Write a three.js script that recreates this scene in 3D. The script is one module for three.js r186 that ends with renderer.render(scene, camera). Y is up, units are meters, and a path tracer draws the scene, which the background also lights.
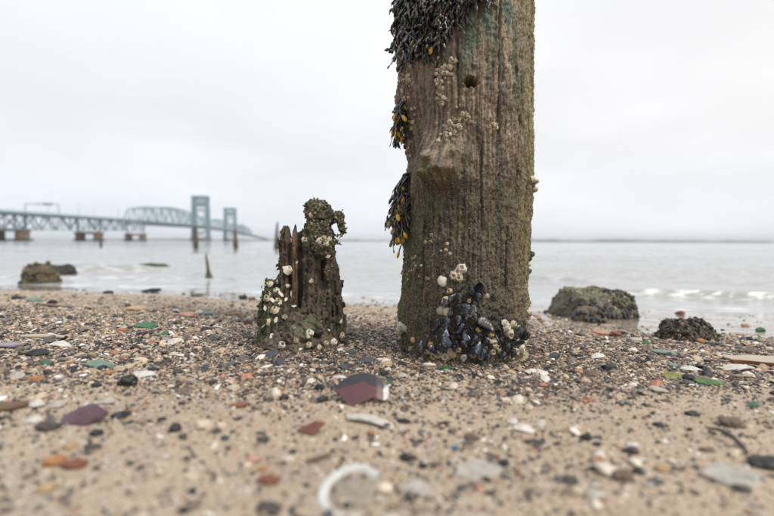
import * as THREE from 'three';
import { ImprovedNoise } from 'three/addons/math/ImprovedNoise.js';
import { ConvexGeometry } from 'three/addons/geometries/ConvexGeometry.js';
import { mergeGeometries, mergeVertices, toCreasedNormals } from 'three/addons/utils/BufferGeometryUtils.js';

// ------------------------------------------------------------------ camera, sky, sun, exposure
const scene = new THREE.Scene();
const EYE = 0.231, FPX = 430;                       // eye height above the sand at the pile; focal length in photo pixels (774 wide)
const camera = new THREE.PerspectiveCamera(2 * Math.atan(258 / FPX) * 180 / Math.PI, 774 / 516, 0.02, 9000);
camera.position.set(0, EYE, 0);
camera.rotation.set(-2.2 * Math.PI / 180, 0, 0.22 * Math.PI / 180, 'YXZ');
camera.focus = 0.93; camera.userData.fStop = 2.1;
camera.updateMatrixWorld(true);
const renderer = new THREE.WebGLRenderer();
renderer.setSize(1024, 683);
renderer.toneMapping = THREE.LinearToneMapping;
renderer.toneMappingExposure = 1.90;
renderer.shadowMap.enabled = true;

const perlin = new ImprovedNoise();
const N3 = (x, y, z) => perlin.noise(x + 137.3, y + 71.9, z + 211.7);
const fbm = (x, y, z, o = 4) => { let s = 0, a = 0.5; for (let i = 0; i < o; i++) { s += a * N3(x, y, z); x = x * 2.03 + 5.1; y = y * 2.03 + 1.7; z = z * 2.03 + 9.2; a *= 0.5; } return s; };
const sstep = THREE.MathUtils.smoothstep, clamp = THREE.MathUtils.clamp, lerp = THREE.MathUtils.lerp;
const rng = (s) => () => { s |= 0; s = s + 0x6D2B79F5 | 0; let t = Math.imul(s ^ s >>> 15, 1 | s); t = t + Math.imul(t ^ t >>> 7, 61 | t) ^ t; return ((t ^ t >>> 14) >>> 0) / 4294967296; };
const V = (x, y, z) => new THREE.Vector3(x, y, z);

{ // overcast sky: a soft layer of cloud, a little bluer low down, brighter overhead
  const W = 1024, Hh = 512, data = new Float32Array(W * Hh * 4);
  for (let r = 0; r < Hh; r++) {
    const el = ((r + 0.5) / Hh - 0.5) * Math.PI, sy = Math.sin(el), cy = Math.cos(el);
    for (let c = 0; c < W; c++) {
      const az = ((c + 0.5) / W - 0.5) * 2 * Math.PI, x = Math.cos(az) * cy, z = Math.sin(az) * cy;
      const k = 1 / (Math.max(sy, 0) + 0.22);
      const cl = fbm(x * k * 0.9 + 3, sy * 1.3, z * k * 0.9, 4) + 0.5 * fbm(x * 1.4 + 9, sy * 7, z * 1.4 + 2, 3);
      let L = 0.505 * (1 + 0.18 * cl) * (1 + 0.2 * sstep(sy, 0.35, 1.0));
      const low = 1 - sstep(sy, 0.0, 0.22);
      const o = (r * W + c) * 4;
      let R = L * (1 - 0.02 * low), G = L * (1 + 0.015 * low), B = L * (1.015 + 0.045 * low);
      R *= 0.988 + 0.03 * x; B *= 1.018 - 0.03 * x;                      // a little cooler over the bridge, warmer the other way
      if (sy < 0) { R *= 0.6; G *= 0.58; B *= 0.55; }
      data[o] = R; data[o + 1] = G; data[o + 2] = B; data[o + 3] = 1;
    }
  }
  const t = new THREE.DataTexture(data, W, Hh, THREE.RGBAFormat, THREE.FloatType);
  t.mapping = THREE.EquirectangularReflectionMapping; t.magFilter = THREE.LinearFilter; t.minFilter = THREE.LinearFilter; t.needsUpdate = true;
  scene.background = t; scene.environment = t;
}
const sun = new THREE.DirectionalLight(new THREE.Color(1, 0.95, 0.87), 1.5);
sun.position.set(2.6, 3.9, 1.1); sun.target.position.set(0, 0, -1); sun.castShadow = true;
sun.shadow.radius = 20; sun.shadow.mapSize.set(2048, 2048);
Object.assign(sun.shadow.camera, { left: -4, right: 4, top: 4, bottom: -4, near: 0.1, far: 20 });
sun.name = 'sun'; sun.target.name = 'sun_target';
scene.add(sun, sun.target);
scene.fog = new THREE.FogExp2(new THREE.Color(0.86, 0.91, 0.96), 0.00022);

// ------------------------------------------------------------------ helpers
const taken = new Map();
function numbered(name) { const n = taken.get(name) ?? 0; taken.set(name, n + 1); return n ? `${name}_${String(n).padStart(3, '0')}` : name; }
function tag(o, label, category, group, kind) { if (label) o.userData.label = label; if (category) o.userData.category = category; if (group) o.userData.group = group; if (kind) o.userData.kind = kind; return o; }
function mesh(name, geo, mat, parent) {
  const m = new THREE.Mesh(geo, mat); m.name = parent ? name : numbered(name); m.castShadow = m.receiveShadow = true;
  (parent ?? scene).add(m); return m;
}
function base(name, p) { const g = new THREE.Group(); g.name = numbered(name); if (p) g.position.copy(p); scene.add(g); return g; }
const M = (r, g, b, rough = 0.8, extra = {}) => new THREE.MeshStandardMaterial({ color: new THREE.Color().setRGB(r, g, b), roughness: rough, ...extra });
const P = (r, g, b, rough, extra) => new THREE.MeshPhysicalMaterial({ color: new THREE.Color().setRGB(r, g, b), roughness: rough, ...extra });

class MB { // collects vertices with colours
  constructor() { this.p = []; this.c = []; this.i = []; }
  v(x, y, z, c) { this.p.push(x, y, z); this.c.push(c[0], c[1], c[2]); return this.p.length / 3 - 1; }
  q(a, b, c, d) { this.i.push(a, b, c, a, c, d); }
  t(a, b, c) { this.i.push(a, b, c); }
  geo() {
    const g = new THREE.BufferGeometry();
    g.setAttribute('position', new THREE.Float32BufferAttribute(this.p, 3));
    g.setAttribute('color', new THREE.Float32BufferAttribute(this.c, 3));
    g.setIndex(this.i); g.computeVertexNormals(); return g;
  }
}
const mix3 = (a, b, t) => [a[0] + (b[0] - a[0]) * t, a[1] + (b[1] - a[1]) * t, a[2] + (b[2] - a[2]) * t];
function recolor(g, f) { // vertex colours from position and normal
  const p = g.attributes.position, n = g.attributes.normal, c = new Float32Array(p.count * 3);
  for (let i = 0; i < p.count; i++) { const k = f(p.getX(i), p.getY(i), p.getZ(i), n.getX(i), n.getY(i), n.getZ(i)); c[3 * i] = k[0]; c[3 * i + 1] = k[1]; c[3 * i + 2] = k[2]; }
  g.setAttribute('color', new THREE.BufferAttribute(c, 3)); return g;
}
function surfaceNets(mn, mx, cell, sdf) {
  const nx = Math.ceil((mx[0] - mn[0]) / cell) + 1, ny = Math.ceil((mx[1] - mn[1]) / cell) + 1, nz = Math.ceil((mx[2] - mn[2]) / cell) + 1;
  const F = new Float32Array(nx * ny * nz), at = (i, j, k) => (k * ny + j) * nx + i;
  for (let k = 0; k < nz; k++) for (let j = 0; j < ny; j++) for (let i = 0; i < nx; i++) F[at(i, j, k)] = sdf(mn[0] + i * cell, mn[1] + j * cell, mn[2] + k * cell);
  const id = new Int32Array(nx * ny * nz).fill(-1), pos = [], idx = [];
  const E = [[0, 1], [2, 3], [4, 5], [6, 7], [0, 2], [1, 3], [4, 6], [5, 7], [0, 4], [1, 5], [2, 6], [3, 7]], v = new Float32Array(8);
  for (let k = 0; k < nz - 1; k++) for (let j = 0; j < ny - 1; j++) for (let i = 0; i < nx - 1; i++) {
    let m = 0;
    for (let c = 0; c < 8; c++) { v[c] = F[at(i + (c & 1), j + (c >> 1 & 1), k + (c >> 2))]; if (v[c] < 0) m++; }
    if (m === 0 || m === 8) continue;
    let x = 0, y = 0, z = 0, n = 0;
    for (const [a, b] of E) if ((v[a] < 0) !== (v[b] < 0)) {
      const t = v[a] / (v[a] - v[b]);
      x += (a & 1) + ((b & 1) - (a & 1)) * t; y += (a >> 1 & 1) + ((b >> 1 & 1) - (a >> 1 & 1)) * t; z += (a >> 2) + ((b >> 2) - (a >> 2)) * t; n++;
    }
    id[at(i, j, k)] = pos.length / 3; pos.push(mn[0] + (i + x / n) * cell, mn[1] + (j + y / n) * cell, mn[2] + (k + z / n) * cell);
  }
  const quad = (a, b, c, d, flip) => { if (a < 0 || b < 0 || c < 0 || d < 0) return; if (flip) idx.push(a, c, b, a, d, c); else idx.push(a, b, c, a, c, d); };
  for (let k = 1; k < nz - 1; k++) for (let j = 1; j < ny - 1; j++) for (let i = 1; i < nx - 1; i++) {
    const f = F[at(i, j, k)] < 0;
    if (f !== F[at(i + 1, j, k)] < 0) quad(id[at(i, j - 1, k - 1)], id[at(i, j, k - 1)], id[at(i, j, k)], id[at(i, j - 1, k)], !f);
    if (f !== F[at(i, j + 1, k)] < 0) quad(id[at(i - 1, j, k - 1)], id[at(i - 1, j, k)], id[at(i, j, k)], id[at(i, j, k - 1)], !f);
    if (f !== F[at(i, j, k + 1)] < 0) quad(id[at(i - 1, j - 1, k)], id[at(i, j - 1, k)], id[at(i, j, k)], id[at(i - 1, j, k)], !f);
  }
  const g = new THREE.BufferGeometry();
  g.setAttribute('position', new THREE.Float32BufferAttribute(pos, 3)); g.setIndex(idx); g.computeVertexNormals(); return g;
}
function axis(...parts) { // [from, to, step] runs, joined
  const out = []; for (const [a, b, s] of parts) { const n = Math.max(1, Math.round(Math.abs(b - a) / s)); for (let i = out.length ? 1 : 0; i <= n; i++) out.push(a + (b - a) * i / n); } return out;
}
function sheet(xs, zs, fy) { // a grid over x and z
  const nx = xs.length, nz = zs.length, p = new Float32Array(nx * nz * 3), idx = new Uint32Array((nx - 1) * (nz - 1) * 6);
  let o = 0; for (let j = 0; j < nz; j++) for (let i = 0; i < nx; i++) { p[o++] = xs[i]; p[o++] = fy(xs[i], zs[j]); p[o++] = zs[j]; }
  o = 0; for (let j = 0; j < nz - 1; j++) for (let i = 0; i < nx - 1; i++) { const a = j * nx + i, b = a + 1, c = a + nx, d = c + 1; idx[o++] = a; idx[o++] = b; idx[o++] = d; idx[o++] = a; idx[o++] = d; idx[o++] = c; }
  const g = new THREE.BufferGeometry(); g.setAttribute('position', new THREE.BufferAttribute(p, 3)); g.setIndex(new THREE.BufferAttribute(idx, 1)); g.computeVertexNormals();
  if (g.attributes.normal.getY(Math.floor(nx * nz / 2)) < 0) { for (let i = 0; i < idx.length; i += 3) { const t = idx[i]; idx[i] = idx[i + 1]; idx[i + 1] = t; } g.computeVertexNormals(); }
  return g;
}
function dataTex(w, h, f, srgb, repeat = true) {
  const d = new Uint8Array(w * h * 4);
  for (let y = 0; y < h; y++) for (let x = 0; x < w; x++) { const c = f(x, y), o = (y * w + x) * 4; d[o] = clamp(c[0] * 255, 0, 255); d[o + 1] = clamp(c[1] * 255, 0, 255); d[o + 2] = clamp(c[2] * 255, 0, 255); d[o + 3] = 255; }
  const t = new THREE.DataTexture(d, w, h); t.magFilter = THREE.LinearFilter; t.minFilter = THREE.LinearFilter;
  if (repeat) t.wrapS = t.wrapT = THREE.RepeatWrapping; else t.wrapS = t.wrapT = THREE.ClampToEdgeWrapping;
  if (srgb) t.colorSpace = THREE.SRGBColorSpace; t.needsUpdate = true; return t;
}

// ------------------------------------------------------------------ the lie of the land
const PILE = { x: 0.178, z: -0.977 }, WATER = -0.155;
function bed(x, z) { // the beach falls towards the sea and a little to the right
  const d = -z, xs = 3 * Math.tanh((x - PILE.x) / 3);
  let y = d > 0.83 ? -0.0765 * (d - 0.83) : -0.044 * (d - 0.83);
  if (d > 6) y = -0.0765 * 5.17 - 2.6 * (1 - Math.exp(-(d - 6) * 0.03));
  return y - 0.0235 * xs;
}
function G(x, z) {
  let y = bed(x, z);
  if (Math.abs(x) > 9 || z < -9 || z > 3) return y;
  y += 0.012 * fbm(x * 2.1, 0.3, z * 2.1, 3) + 0.0045 * fbm(x * 14, 4.2, z * 14, 3);
  const dp = Math.hypot(x - PILE.x, z - PILE.z), ds = Math.hypot(x + 0.19, z + 0.97);
  y -= 0.012 * Math.exp(-((dp - 0.16) ** 2) / 0.006) * sstep(z, -1.1, -0.85);     // scour at the foot of the pile
  return y;
}
const ray = (px, py) => V((px - 387) / FPX, -(py - 258) / FPX, -1).applyQuaternion(camera.quaternion);
function onGround(px, py, f = G) {
  const r = ray(px, py); let t = 0.1;
  for (let k = 0; k < 6000; k++) { const y = EYE + r.y * t; if (y < f(r.x * t, r.z * t)) break; t += 0.002 + t * 0.002; }
  return V(r.x * t, f(r.x * t, r.z * t), r.z * t);
}
const onWater = (px, py) => { const r = ray(px, py), t = (WATER - EYE) / r.y; return V(r.x * t, WATER, r.z * t); };
const mPerPx = (p) => -p.z / FPX;

// ------------------------------------------------------------------ beach
const grainR = rng(11);
const sandPalette = [[0.645, 0.585, 0.515], [0.69, 0.635, 0.565], [0.61, 0.54, 0.465], [0.745, 0.695, 0.625], [0.565, 0.50, 0.43], [0.655, 0.585, 0.50]];
const S = 1024, sandRGB = new Float32Array(S * S * 3), sandH = new Float32Array(S * S);
for (let i = 0; i < S * S; i++) { const c = sandPalette[Math.floor(grainR() * 6)], k = 0.9 + 0.2 * grainR(); sandRGB[3 * i] = c[0] * k; sandRGB[3 * i + 1] = c[1] * k; sandRGB[3 * i + 2] = c[2] * k; sandH[i] = 0.35 + 0.3 * grainR(); }
for (let n = 0; n < 9000; n++) { // coarser grains, 1 to 3 mm
  const cx = grainR() * S, cy = grainR() * S, r = 1 + 2.4 * grainR() ** 2, t = grainR();
  const col = t < 0.2 ? [0.25, 0.21, 0.19] : t < 0.45 ? [0.47, 0.37, 0.29] : t < 0.7 ? [0.74, 0.65, 0.55] : t < 0.85 ? [0.88, 0.86, 0.82] : [0.58, 0.44, 0.34];
  for (let y = -3; y <= 3; y++) for (let x = -3; x <= 3; x++) { const q = Math.hypot(x, y); if (q > r) continue; const o = ((Math.floor(cy + y) + S) % S) * S + (Math.floor(cx + x) + S) % S; const k = 0.85 + 0.3 * grainR(); for (let c = 0; c < 3; c++) sandRGB[3 * o + c] = col[c] * k; sandH[o] = 0.6 + 0.4 * (1 - q / (r + 0.1)); }
}
const sandMap = dataTex(S, S, (x, y) => { const o = (y * S + x) * 3; return [sandRGB[o], sandRGB[o + 1], sandRGB[o + 2]]; }, true);
const sandBump = dataTex(S, S, (x, y) => { const h = sandH[y * S + x]; return [h, h, h]; });
const wetness = (x, z) => { const h = G(x, z) - WATER; return 1 - sstep(h + 0.03 * fbm(x * 1.7, 8.1, z * 2.6, 3), 0.012, 0.085 + 0.075 * sstep(x, 0.2, 0.9)); };
const wetMap = dataTex(512, 512, (i, j) => { const x = -6 + 12 * (i + 0.5) / 512, z = -7 + 8 * (j + 0.5) / 512, w = wetness(x, z); const r = lerp(0.92, 0.16, w) + 0.06 * fbm(x * 20, 1, z * 20, 2); return [r, r, r]; }, false, false);
wetMap.channel = 1;
{
  const xs = axis([-400, -60, 60], [-60, -10, 8], [-10, -4, 0.4], [-4, -1.35, 0.04], [-1.35, 1.35, 0.0065], [1.35, 4, 0.04], [4, 10, 0.4], [10, 60, 8], [60, 400, 60]);
  const ds = axis([-60, -8, 8], [-8, -1, 0.5], [-1, 0.2, 0.06], [0.2, 1.45, 0.0065], [1.45, 4, 0.018], [4, 9, 0.2], [9, 70, 6]);
  const g = sheet(xs, ds.map((d) => -d), G);
  recolor(g, (x, y, z) => { const w = wetness(x, z), k = (1 + 0.22 * fbm(x * 6, 2.2, z * 6, 3)) * lerp(1, 0.74, w), t = fbm(x * 2.5, 7.7, z * 2.5, 3); return [k * (1.0 + 0.06 * t), k * 1.0, k * (1.0 - 0.08 * t)]; });
  const n = g.attributes.position.count, uv = new Float32Array(n * 2), uv1 = new Float32Array(n * 2);
  for (let i = 0; i < n; i++) { const x = g.attributes.position.getX(i), z = g.attributes.position.getZ(i); uv[2 * i] = x / 0.5; uv[2 * i + 1] = z / 0.5; uv1[2 * i] = (x + 6) / 12; uv1[2 * i + 1] = (z + 7) / 8; }
  g.setAttribute('uv', new THREE.BufferAttribute(uv, 2)); g.setAttribute('uv1', new THREE.BufferAttribute(uv1, 2));
  const m = new THREE.MeshStandardMaterial({ color: new THREE.Color().setRGB(0.92, 0.92, 0.92), map: sandMap, bumpMap: sandBump, bumpScale: 0.0012, roughness: 1, roughnessMap: wetMap, vertexColors: true });
  tag(mesh('sand_beach', g, m), 'tan sandy beach sloping down to the water', 'beach', null, 'structure');
}

// ------------------------------------------------------------------ sea
const shoreD = (x) => { let a = 1.5, b = 5.5; for (let i = 0; i < 22; i++) { const c = (a + b) / 2; if (bed(x, -c) > WATER) a = c; else b = c; } return a; };
const shoreT = axis([-60, 60, 0.25]).map((x) => shoreD(x));
const shore = (x) => { const f = clamp((x + 60) / 0.25, 0, shoreT.length - 1.001), i = Math.floor(f); return lerp(shoreT[i], shoreT[i + 1], f - i); };
function breaker(x, d) { // two low wavelets running in, broken along their length: [height, foam]
  const s = d - shore(x);
  let h = 0, f = 0;
  for (const [at, H, w, ph] of [[0.75, 0.045, 0.15, 0], [1.8, 0.085, 0.25, 7], [3.9, 0.055, 0.5, 19], [7, 0.055, 0.8, 33]]) {
    const c = at + 0.35 * at ** 0.4 * fbm(x * 0.55, ph + 0.5, 3.1, 3), k = sstep(N3(x * 0.5, ph, 1.3), -0.25, 0.35), u = s - c;
    const prof = u < 0 ? Math.exp(-((u / (w * 0.45)) ** 2)) : Math.exp(-((u / w) ** 2));   // steep face towards the shore
    h += H * k * prof;
    if (at < 4) f = Math.max(f, k * (at < 1 ? 0.9 : 0.5) * sstep(u, -w * 1.6, -w * 0.15) * (1 - sstep(u, 0, w * 0.8)) * sstep(fbm(x * 9, d * 22, ph, 4), -0.06, 0.26));
  }
  f = Math.max(f, 0.9 * (1 - sstep(s, 0.02, 0.40)) * sstep(fbm(x * 4, d * 12, 4.4, 4), 0.0, 0.22)); // lace of foam at the edge
  return [h, f];
}
function seaY(x, z) {
  const d = -z; if (d > 400 || Math.abs(x) > 400) return WATER;
  const s = d - (Math.abs(x) < 59 ? shore(x) : 3), grow = sstep(s, -0.3, 3), far = 1 - sstep(d, 60, 300);
  const rip = 0.015 * N3(x * 2.1, 3.3, d * 5.5) + 0.009 * N3(x * 5, 8.3, d * 11) + 0.024 * N3(x * 0.5 + 4, 5.5, d * 1.4) + (d < 20 ? 0.0050 * N3(x * 12, 2.3, d * 26) : 0);
  return WATER + rip * (0.12 + 0.88 * grow) * far + (Math.abs(x) < 59 && d < 30 ? breaker(x, d)[0] : 0);
}
{
  const xs = axis([-5000, -400, 600], [-400, -60, 40], [-60, -12, 2], [-12, -5, 0.12], [-5, 5, 0.026], [5, 12, 0.12], [12, 60, 2], [60, 400, 40], [400, 5000, 600]);
  const ds = axis([1.9, 6.5, 0.02], [6.5, 12, 0.045], [12, 30, 0.16], [30, 80, 0.8], [80, 400, 12], [400, 6000, 400]);
  const g = sheet(xs, ds.map((d) => -d), seaY);
  recolor(g, (x, y, z) => { const d = -z; let f = 0; if (d < 12 && Math.abs(x) < 12) f = breaker(x, d)[1]; return mix3([0.30, 0.305, 0.30], [0.78, 0.79, 0.79], f); });
  const n = g.attributes.position.count, uv = new Float32Array(n * 2);
  for (let i = 0; i < n; i++) { uv[2 * i] = g.attributes.position.getX(i) / 7; uv[2 * i + 1] = g.attributes.position.getZ(i) / 3.5; }
  g.setAttribute('uv', new THREE.BufferAttribute(uv, 2));
  const T = 256, wrap = (f) => (i, j) => { const x = i / T * 8, y = j / T * 8, a = i / T, b = j / T; const v = lerp(lerp(f(x, y), f(x - 8, y), a), lerp(f(x, y - 8), f(x - 8, y - 8), a), b) * 0.6 + 0.5; return [v, v, v]; };
  const rip = dataTex(T, T, wrap((x, y) => fbm(x * 1.3, y * 1.3, 2.2, 4)));
  const m = new THREE.MeshPhysicalMaterial({ color: 0xffffff, vertexColors: true, roughness: 0.10, ior: 1.33, bumpMap: rip, bumpScale: 0.022 });
  tag(mesh('sea_water', g, m), 'pale grey rippled bay water with small breaking wavelets', 'water', null, 'structure');
}
{ // a film of water left on the sand by the last wave, in the hollows of the wet strip
  const low = (x, z) => bed(x, z) + 0.012 * fbm(x * 2.1, 0.3, z * 2.1, 3), g = sheet(axis([-4.5, 4.5, 0.03]), axis([1.2, 4.2, 0.02]).map((d) => -d), (x, z) => low(x, z) + lerp(-0.006, 0.0022, sstep(wetness(x, z) + 0.3 * fbm(x * 3, 3.3, z * 7, 3), 0.12, 0.55)));
  tag(mesh('swash_film', g, P(1, 1, 1, 0.05, { transmission: 1, thickness: 0, ior: 1.33 })), 'thin shining film of water on the wet sand', 'water', null, 'structure');
}
{ // far shore
  const mb = new MB(), R = rng(5);
  const profile = [];
  for (let x = -3600; x <= 3600; x += 18) {
    const px = 387 + FPX * x / 2500, gap = px < 95 ? 0.35 : px < 280 ? 0.75 : px < 420 ? 0.7 : 1;
    profile.push([x, 1.5 * (5 + 9 * Math.max(0, 0.35 + 1.3 * fbm(x * 0.004, 1.1, 2, 3)) + 5 * Math.max(0, fbm(x * 0.03, 4.1, 2, 2)) + R() * 1.5) * gap]);
  }
  const col = () => { const k = 0.7 + 0.6 * R(); return [0.055 * k, 0.065 * k, 0.05 * k]; };
  let prev = null;
  for (const [x, h] of profile) {
    const z = -2500, c = col(), r = [mb.v(x, WATER - 1, z + 40, c), mb.v(x, WATER + h * 0.75, z + 25, c), mb.v(x, WATER + h, z, c), mb.v(x, WATER + h * 0.6, z - 60, c), mb.v(x, WATER - 1, z - 80, c)];
    if (prev) for (let i = 0; i < 4; i++) mb.q(prev[i], r[i], r[i + 1], prev[i + 1]);
    prev = r;
  }
  tag(mesh('far_shore', mb.geo(), new THREE.MeshStandardMaterial({ vertexColors: true, roughness: 1 })), 'low dark wooded shore along the horizon', 'shore', null, 'structure');
}

// ------------------------------------------------------------------ lift bridge
{
  const bridge = base('steel_lift_bridge', V(0, WATER, 0));
  tag(bridge, 'long blue grey steel lift bridge with two tall towers across the bay', 'bridge');
  const T1 = V(-257, 0, -595), step = V(-37, 0, -213), U = step.clone().normalize(), Wd = V(-U.z, 0, U.x).multiplyScalar(-1); // U runs away from the camera
  const at = (t, y, side = 0) => T1.clone().addScaledVector(step, -t).addScaledVector(Wd, side).setY(y);   // t > 0 comes nearer
  const deckTab = [[-6, 3], [-4.2, 5], [-2, 15.5], [-1, 19.5], [0, 20.3], [1, 17.2], [1.8, 13.6], [2.6, 10.5]];
  const deck = (t) => { for (let i = 1; i < deckTab.length; i++) if (t <= deckTab[i][0]) { const [a, ya] = deckTab[i - 1], [b, yb] = deckTab[i]; return lerp(ya, yb, (t - a) / (b - a)); } return 10.5; };
  const steel = M(0.165, 0.255, 0.295, 0.6), brown = M(0.20, 0.135, 0.10, 0.9), road = M(0.12, 0.13, 0.14, 0.9), pale = M(0.5, 0.5, 0.48, 0.8), dark = M(0.03, 0.04, 0.04, 0.7), amber = M(0.6, 0.42, 0.1, 0.6);
  const bar = (a, b, w, h = w) => { const d = b.clone().sub(a), L = d.length(), g = new THREE.BoxGeometry(w * (w < 1 ? 0.78 : 1), h * (w < 1 ? 0.78 : 1), L), m = new THREE.Matrix4().lookAt(a, b, Math.abs(d.y) / L > 0.95 ? V(1, 0, 0) : V(0, 1, 0)).setPosition(a.clone().add(b).multiplyScalar(0.5)); return g.applyMatrix4(m); };
  const H = 7.5; // half width between the truss planes
  const join = (name, list, mat, parent = bridge) => mesh(name, mergeGeometries(list), mat, parent);
  { // deck, in sections
    const ts = []; for (let t = 2.6; t > -4.2; t -= 0.1) ts.push(t);
    const road_ = [], edge = [];
    for (let i = 1; i < ts.length; i++) { const a = at(ts[i - 1], deck(ts[i - 1])), b = at(ts[i], deck(ts[i])); road_.push(bar(a, b, 2 * H + 2, 0.8)); for (const s of [-1, 1]) { edge.push(bar(at(ts[i - 1], deck(ts[i - 1]) + 0.2, s * (H + 1.2)), at(ts[i], deck(ts[i]) + 0.2, s * (H + 1.2)), 0.35, 1.7)); edge.push(bar(at(ts[i - 1], deck(ts[i - 1]) + 1.6, s * (H + 1.2)), at(ts[i], deck(ts[i]) + 1.6, s * (H + 1.2)), 0.2, 0.2)); } }
    join('road_deck', road_, road); join('deck_girder', edge, steel);
  }
  const piers = []; for (let k = 0; k < 5; k++) piers.push(1.034 + 0.366 * k);
  for (let k = 0; k + 1 < piers.length; k++) { // deck truss spans on the near approach
    const a = piers[k + 1], b = piers[k], n = 10, list = [];
    for (const s of [-1, 1]) for (let i = 0; i < n; i++) {
      const t0 = lerp(a, b, i / n), t1 = lerp(a, b, (i + 1) / n), lo = (t, i) => deck(t) - 8.2, up = (t) => deck(t) - 0.6;
      list.push(i % 2 ? bar(at(t0, lo(t0), s * H), at(t1, up(t1), s * H), 0.55) : bar(at(t0, up(t0), s * H), at(t1, lo(t1), s * H), 0.55));
      list.push(bar(at(t1, up(t1), s * H), at(t1, lo(t1), s * H), 0.32));
      if (i > 0 && i < n - 1) list.push(bar(at(t0, lo(t0), s * H), at(t1, lo(t1), s * H), 0.5));
      else list.push(bar(at(t0, up(t0), s * H), at(t0, i ? lo(t0) : lo(t0) , s * H), 0.6));
      if (s > 0) list.push(bar(at(t1, lo(t1), -H), at(t1, lo(t1), H), 0.35));
    }
    join('deck_truss', list, steel);
  }
  for (const t of piers) { // portal piers: two shafts, a cap and a plinth, with steel bents up to the truss
    const p = new THREE.Group(); p.name = 'pier'; bridge.add(p);
    const c = at(t, 0), ang = Math.atan2(U.x, U.z);
    const boxAt = (w, h, d, y, side) => { const g = new THREE.BoxGeometry(w, h, d); g.rotateY(ang); const q = at(t, y, side); return g.translate(q.x, q.y, q.z); };
    join('pier_shaft', [boxAt(4.2, 5.4, 5, 2.2, -5.6)], brown, p); join('pier_shaft', [boxAt(4.2, 5.4, 5, 2.2, 5.6)], brown, p);
    join('pier_cap', [boxAt(16.4, 1.5, 5.6, 5.5, 0)], brown, p); join('plinth', [boxAt(18, 1.2, 6.5, 0.4, 0)], dark, p);
    const bent = []; for (const s of [-1, 1]) { bent.push(bar(at(t, 6.2, s * H * 0.85), at(t, deck(t) - 0.5, s * H), 0.9)); bent.push(bar(at(t, 6.2, s * H * 0.85), at(t, deck(t) - 0.5, -s * H), 0.4)); }
    join('bent', bent, steel, p);
  }
  // through trusses: nearer side span, lift span, farther side span
  const through = (name, ta, tb, hs) => {
    const n = hs.length - 1, list = [], up = (i) => deck(lerp(ta, tb, i / n)) + hs[i], tt = (i) => lerp(ta, tb, i / n);
    for (const s of [-1, 1]) for (let i = 0; i < n; i++) {
      const a = tt(i), b = tt(i + 1);
      list.push(bar(at(a, up(i), s * H), at(b, up(i + 1), s * H), 0.95));
      if (hs[i] > 0) list.push(bar(at(a, deck(a), s * H), at(a, up(i), s * H), 0.55));
      if (hs[i] > 0 && hs[i + 1] > 0) list.push(i % 2 ? bar(at(a, deck(a), s * H), at(b, up(i + 1), s * H), 0.6) : bar(at(a, up(i), s * H), at(b, deck(b), s * H), 0.6));
      if (s > 0 && hs[i] > 4) { list.push(bar(at(a, up(i), -H), at(a, up(i), H), 0.5)); list.push(bar(at(a, up(i), -H), at(b, up(i + 1), H), 0.35)); }
    }
    for (let i = 0; i < n; i++) for (const s of [-1, 1]) list.push(bar(at(tt(i), deck(tt(i)) - 2.2, s * H), at(tt(i + 1), deck(tt(i + 1)) - 2.2, s * H), 0.8, 1.6));
    join(name, list, steel);
  };
  const arch = []; for (let i = 0; i <= 18; i++) { const u = i / 18; arch.push(i === 0 || i === 18 ? 0 : 8.0 + 8.5 * Math.sin(Math.PI * Math.min(1, Math.pow(u, 0.85))) ** 0.9); }
  through('truss_span', 1.07, 0.04, arch);
  through('lift_span_truss', -0.05, -0.95, [0, 10, 12, 13, 13.6, 14, 14, 13.6, 13, 12, 10, 0]);
  through('truss_span', -1.04, -2.1, arch);
  for (const t of [0, -1]) { // towers
    const g = new THREE.Group(); g.name = 'lift_tower'; bridge.add(g);
    const list = [], top = 60.5, dt = 5.2 / 216, legs = [];
    for (const s of [-1, 1]) for (const e of [-1, 1]) legs.push(bar(at(t + e * dt, 0, s * (H + 2.2)), at(t + e * dt, top, s * (H + 1.2)), 2.9));
    for (let k = 0; k < 7; k++) for (const e of [-1, 1]) { const y0 = 24 + k * 4.2; for (const s of [-1, 1]) { list.push(bar(at(t - dt, y0, s * (H + 1.6)), at(t + dt, y0 + 4.2, s * (H + 1.6)), 0.5)); list.push(bar(at(t + dt, y0, s * (H + 1.6)), at(t - dt, y0, s * (H + 1.6)), 0.5)); } }
    for (const e of [-1, 1]) { for (const y0 of [24, 28.5, 33.5, 38.5]) for (const s of [-1, 1]) list.push(bar(at(t + e * dt, y0, s * (H + 1.6)), at(t + e * dt, y0 + 4.6, s * (H - 4)), 0.7)); for (const y of [4, 12, 33, 43.5, 56.5]) list.push(bar(at(t + e * dt, y, -H - 1.6), at(t + e * dt, y, H + 1.6), 1.2)); list.push(bar(at(t + e * dt, 33, -H - 1.6), at(t + e * dt, 43.5, 0), 0.6), bar(at(t + e * dt, 33, H + 1.6), at(t + e * dt, 43.5, 0), 0.6), bar(at(t + e * dt, 4, -H - 1.6), at(t + e * dt, 16, H + 1.6), 0.6), bar(at(t + e * dt, 4, H + 1.6), at(t + e * dt, 16, -H - 1.6), 0.6)); }
    for (const l of legs) mesh('tower_leg', l, steel, g);
    join('tower_bracing', list, steel, g);
    const box = (w, h, d, y) => { const b = new THREE.BoxGeometry(w, h, d); b.rotateY(Math.atan2(U.x, U.z)); const q = at(t, y); return b.translate(q.x, q.y, q.z); };
    join('sheave_house', [box(19, 5.5, 11, 50)], steel, g); join('tower_cap', [box(21.5, 3.2, 13, 60.2)], steel, g); join('walkway', [box(20.5, 0.8, 12.6, 53.6)], pale, g);
    join('tower_pier', [box(25, 5, 15, 1.5)], brown, g);
  }
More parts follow.
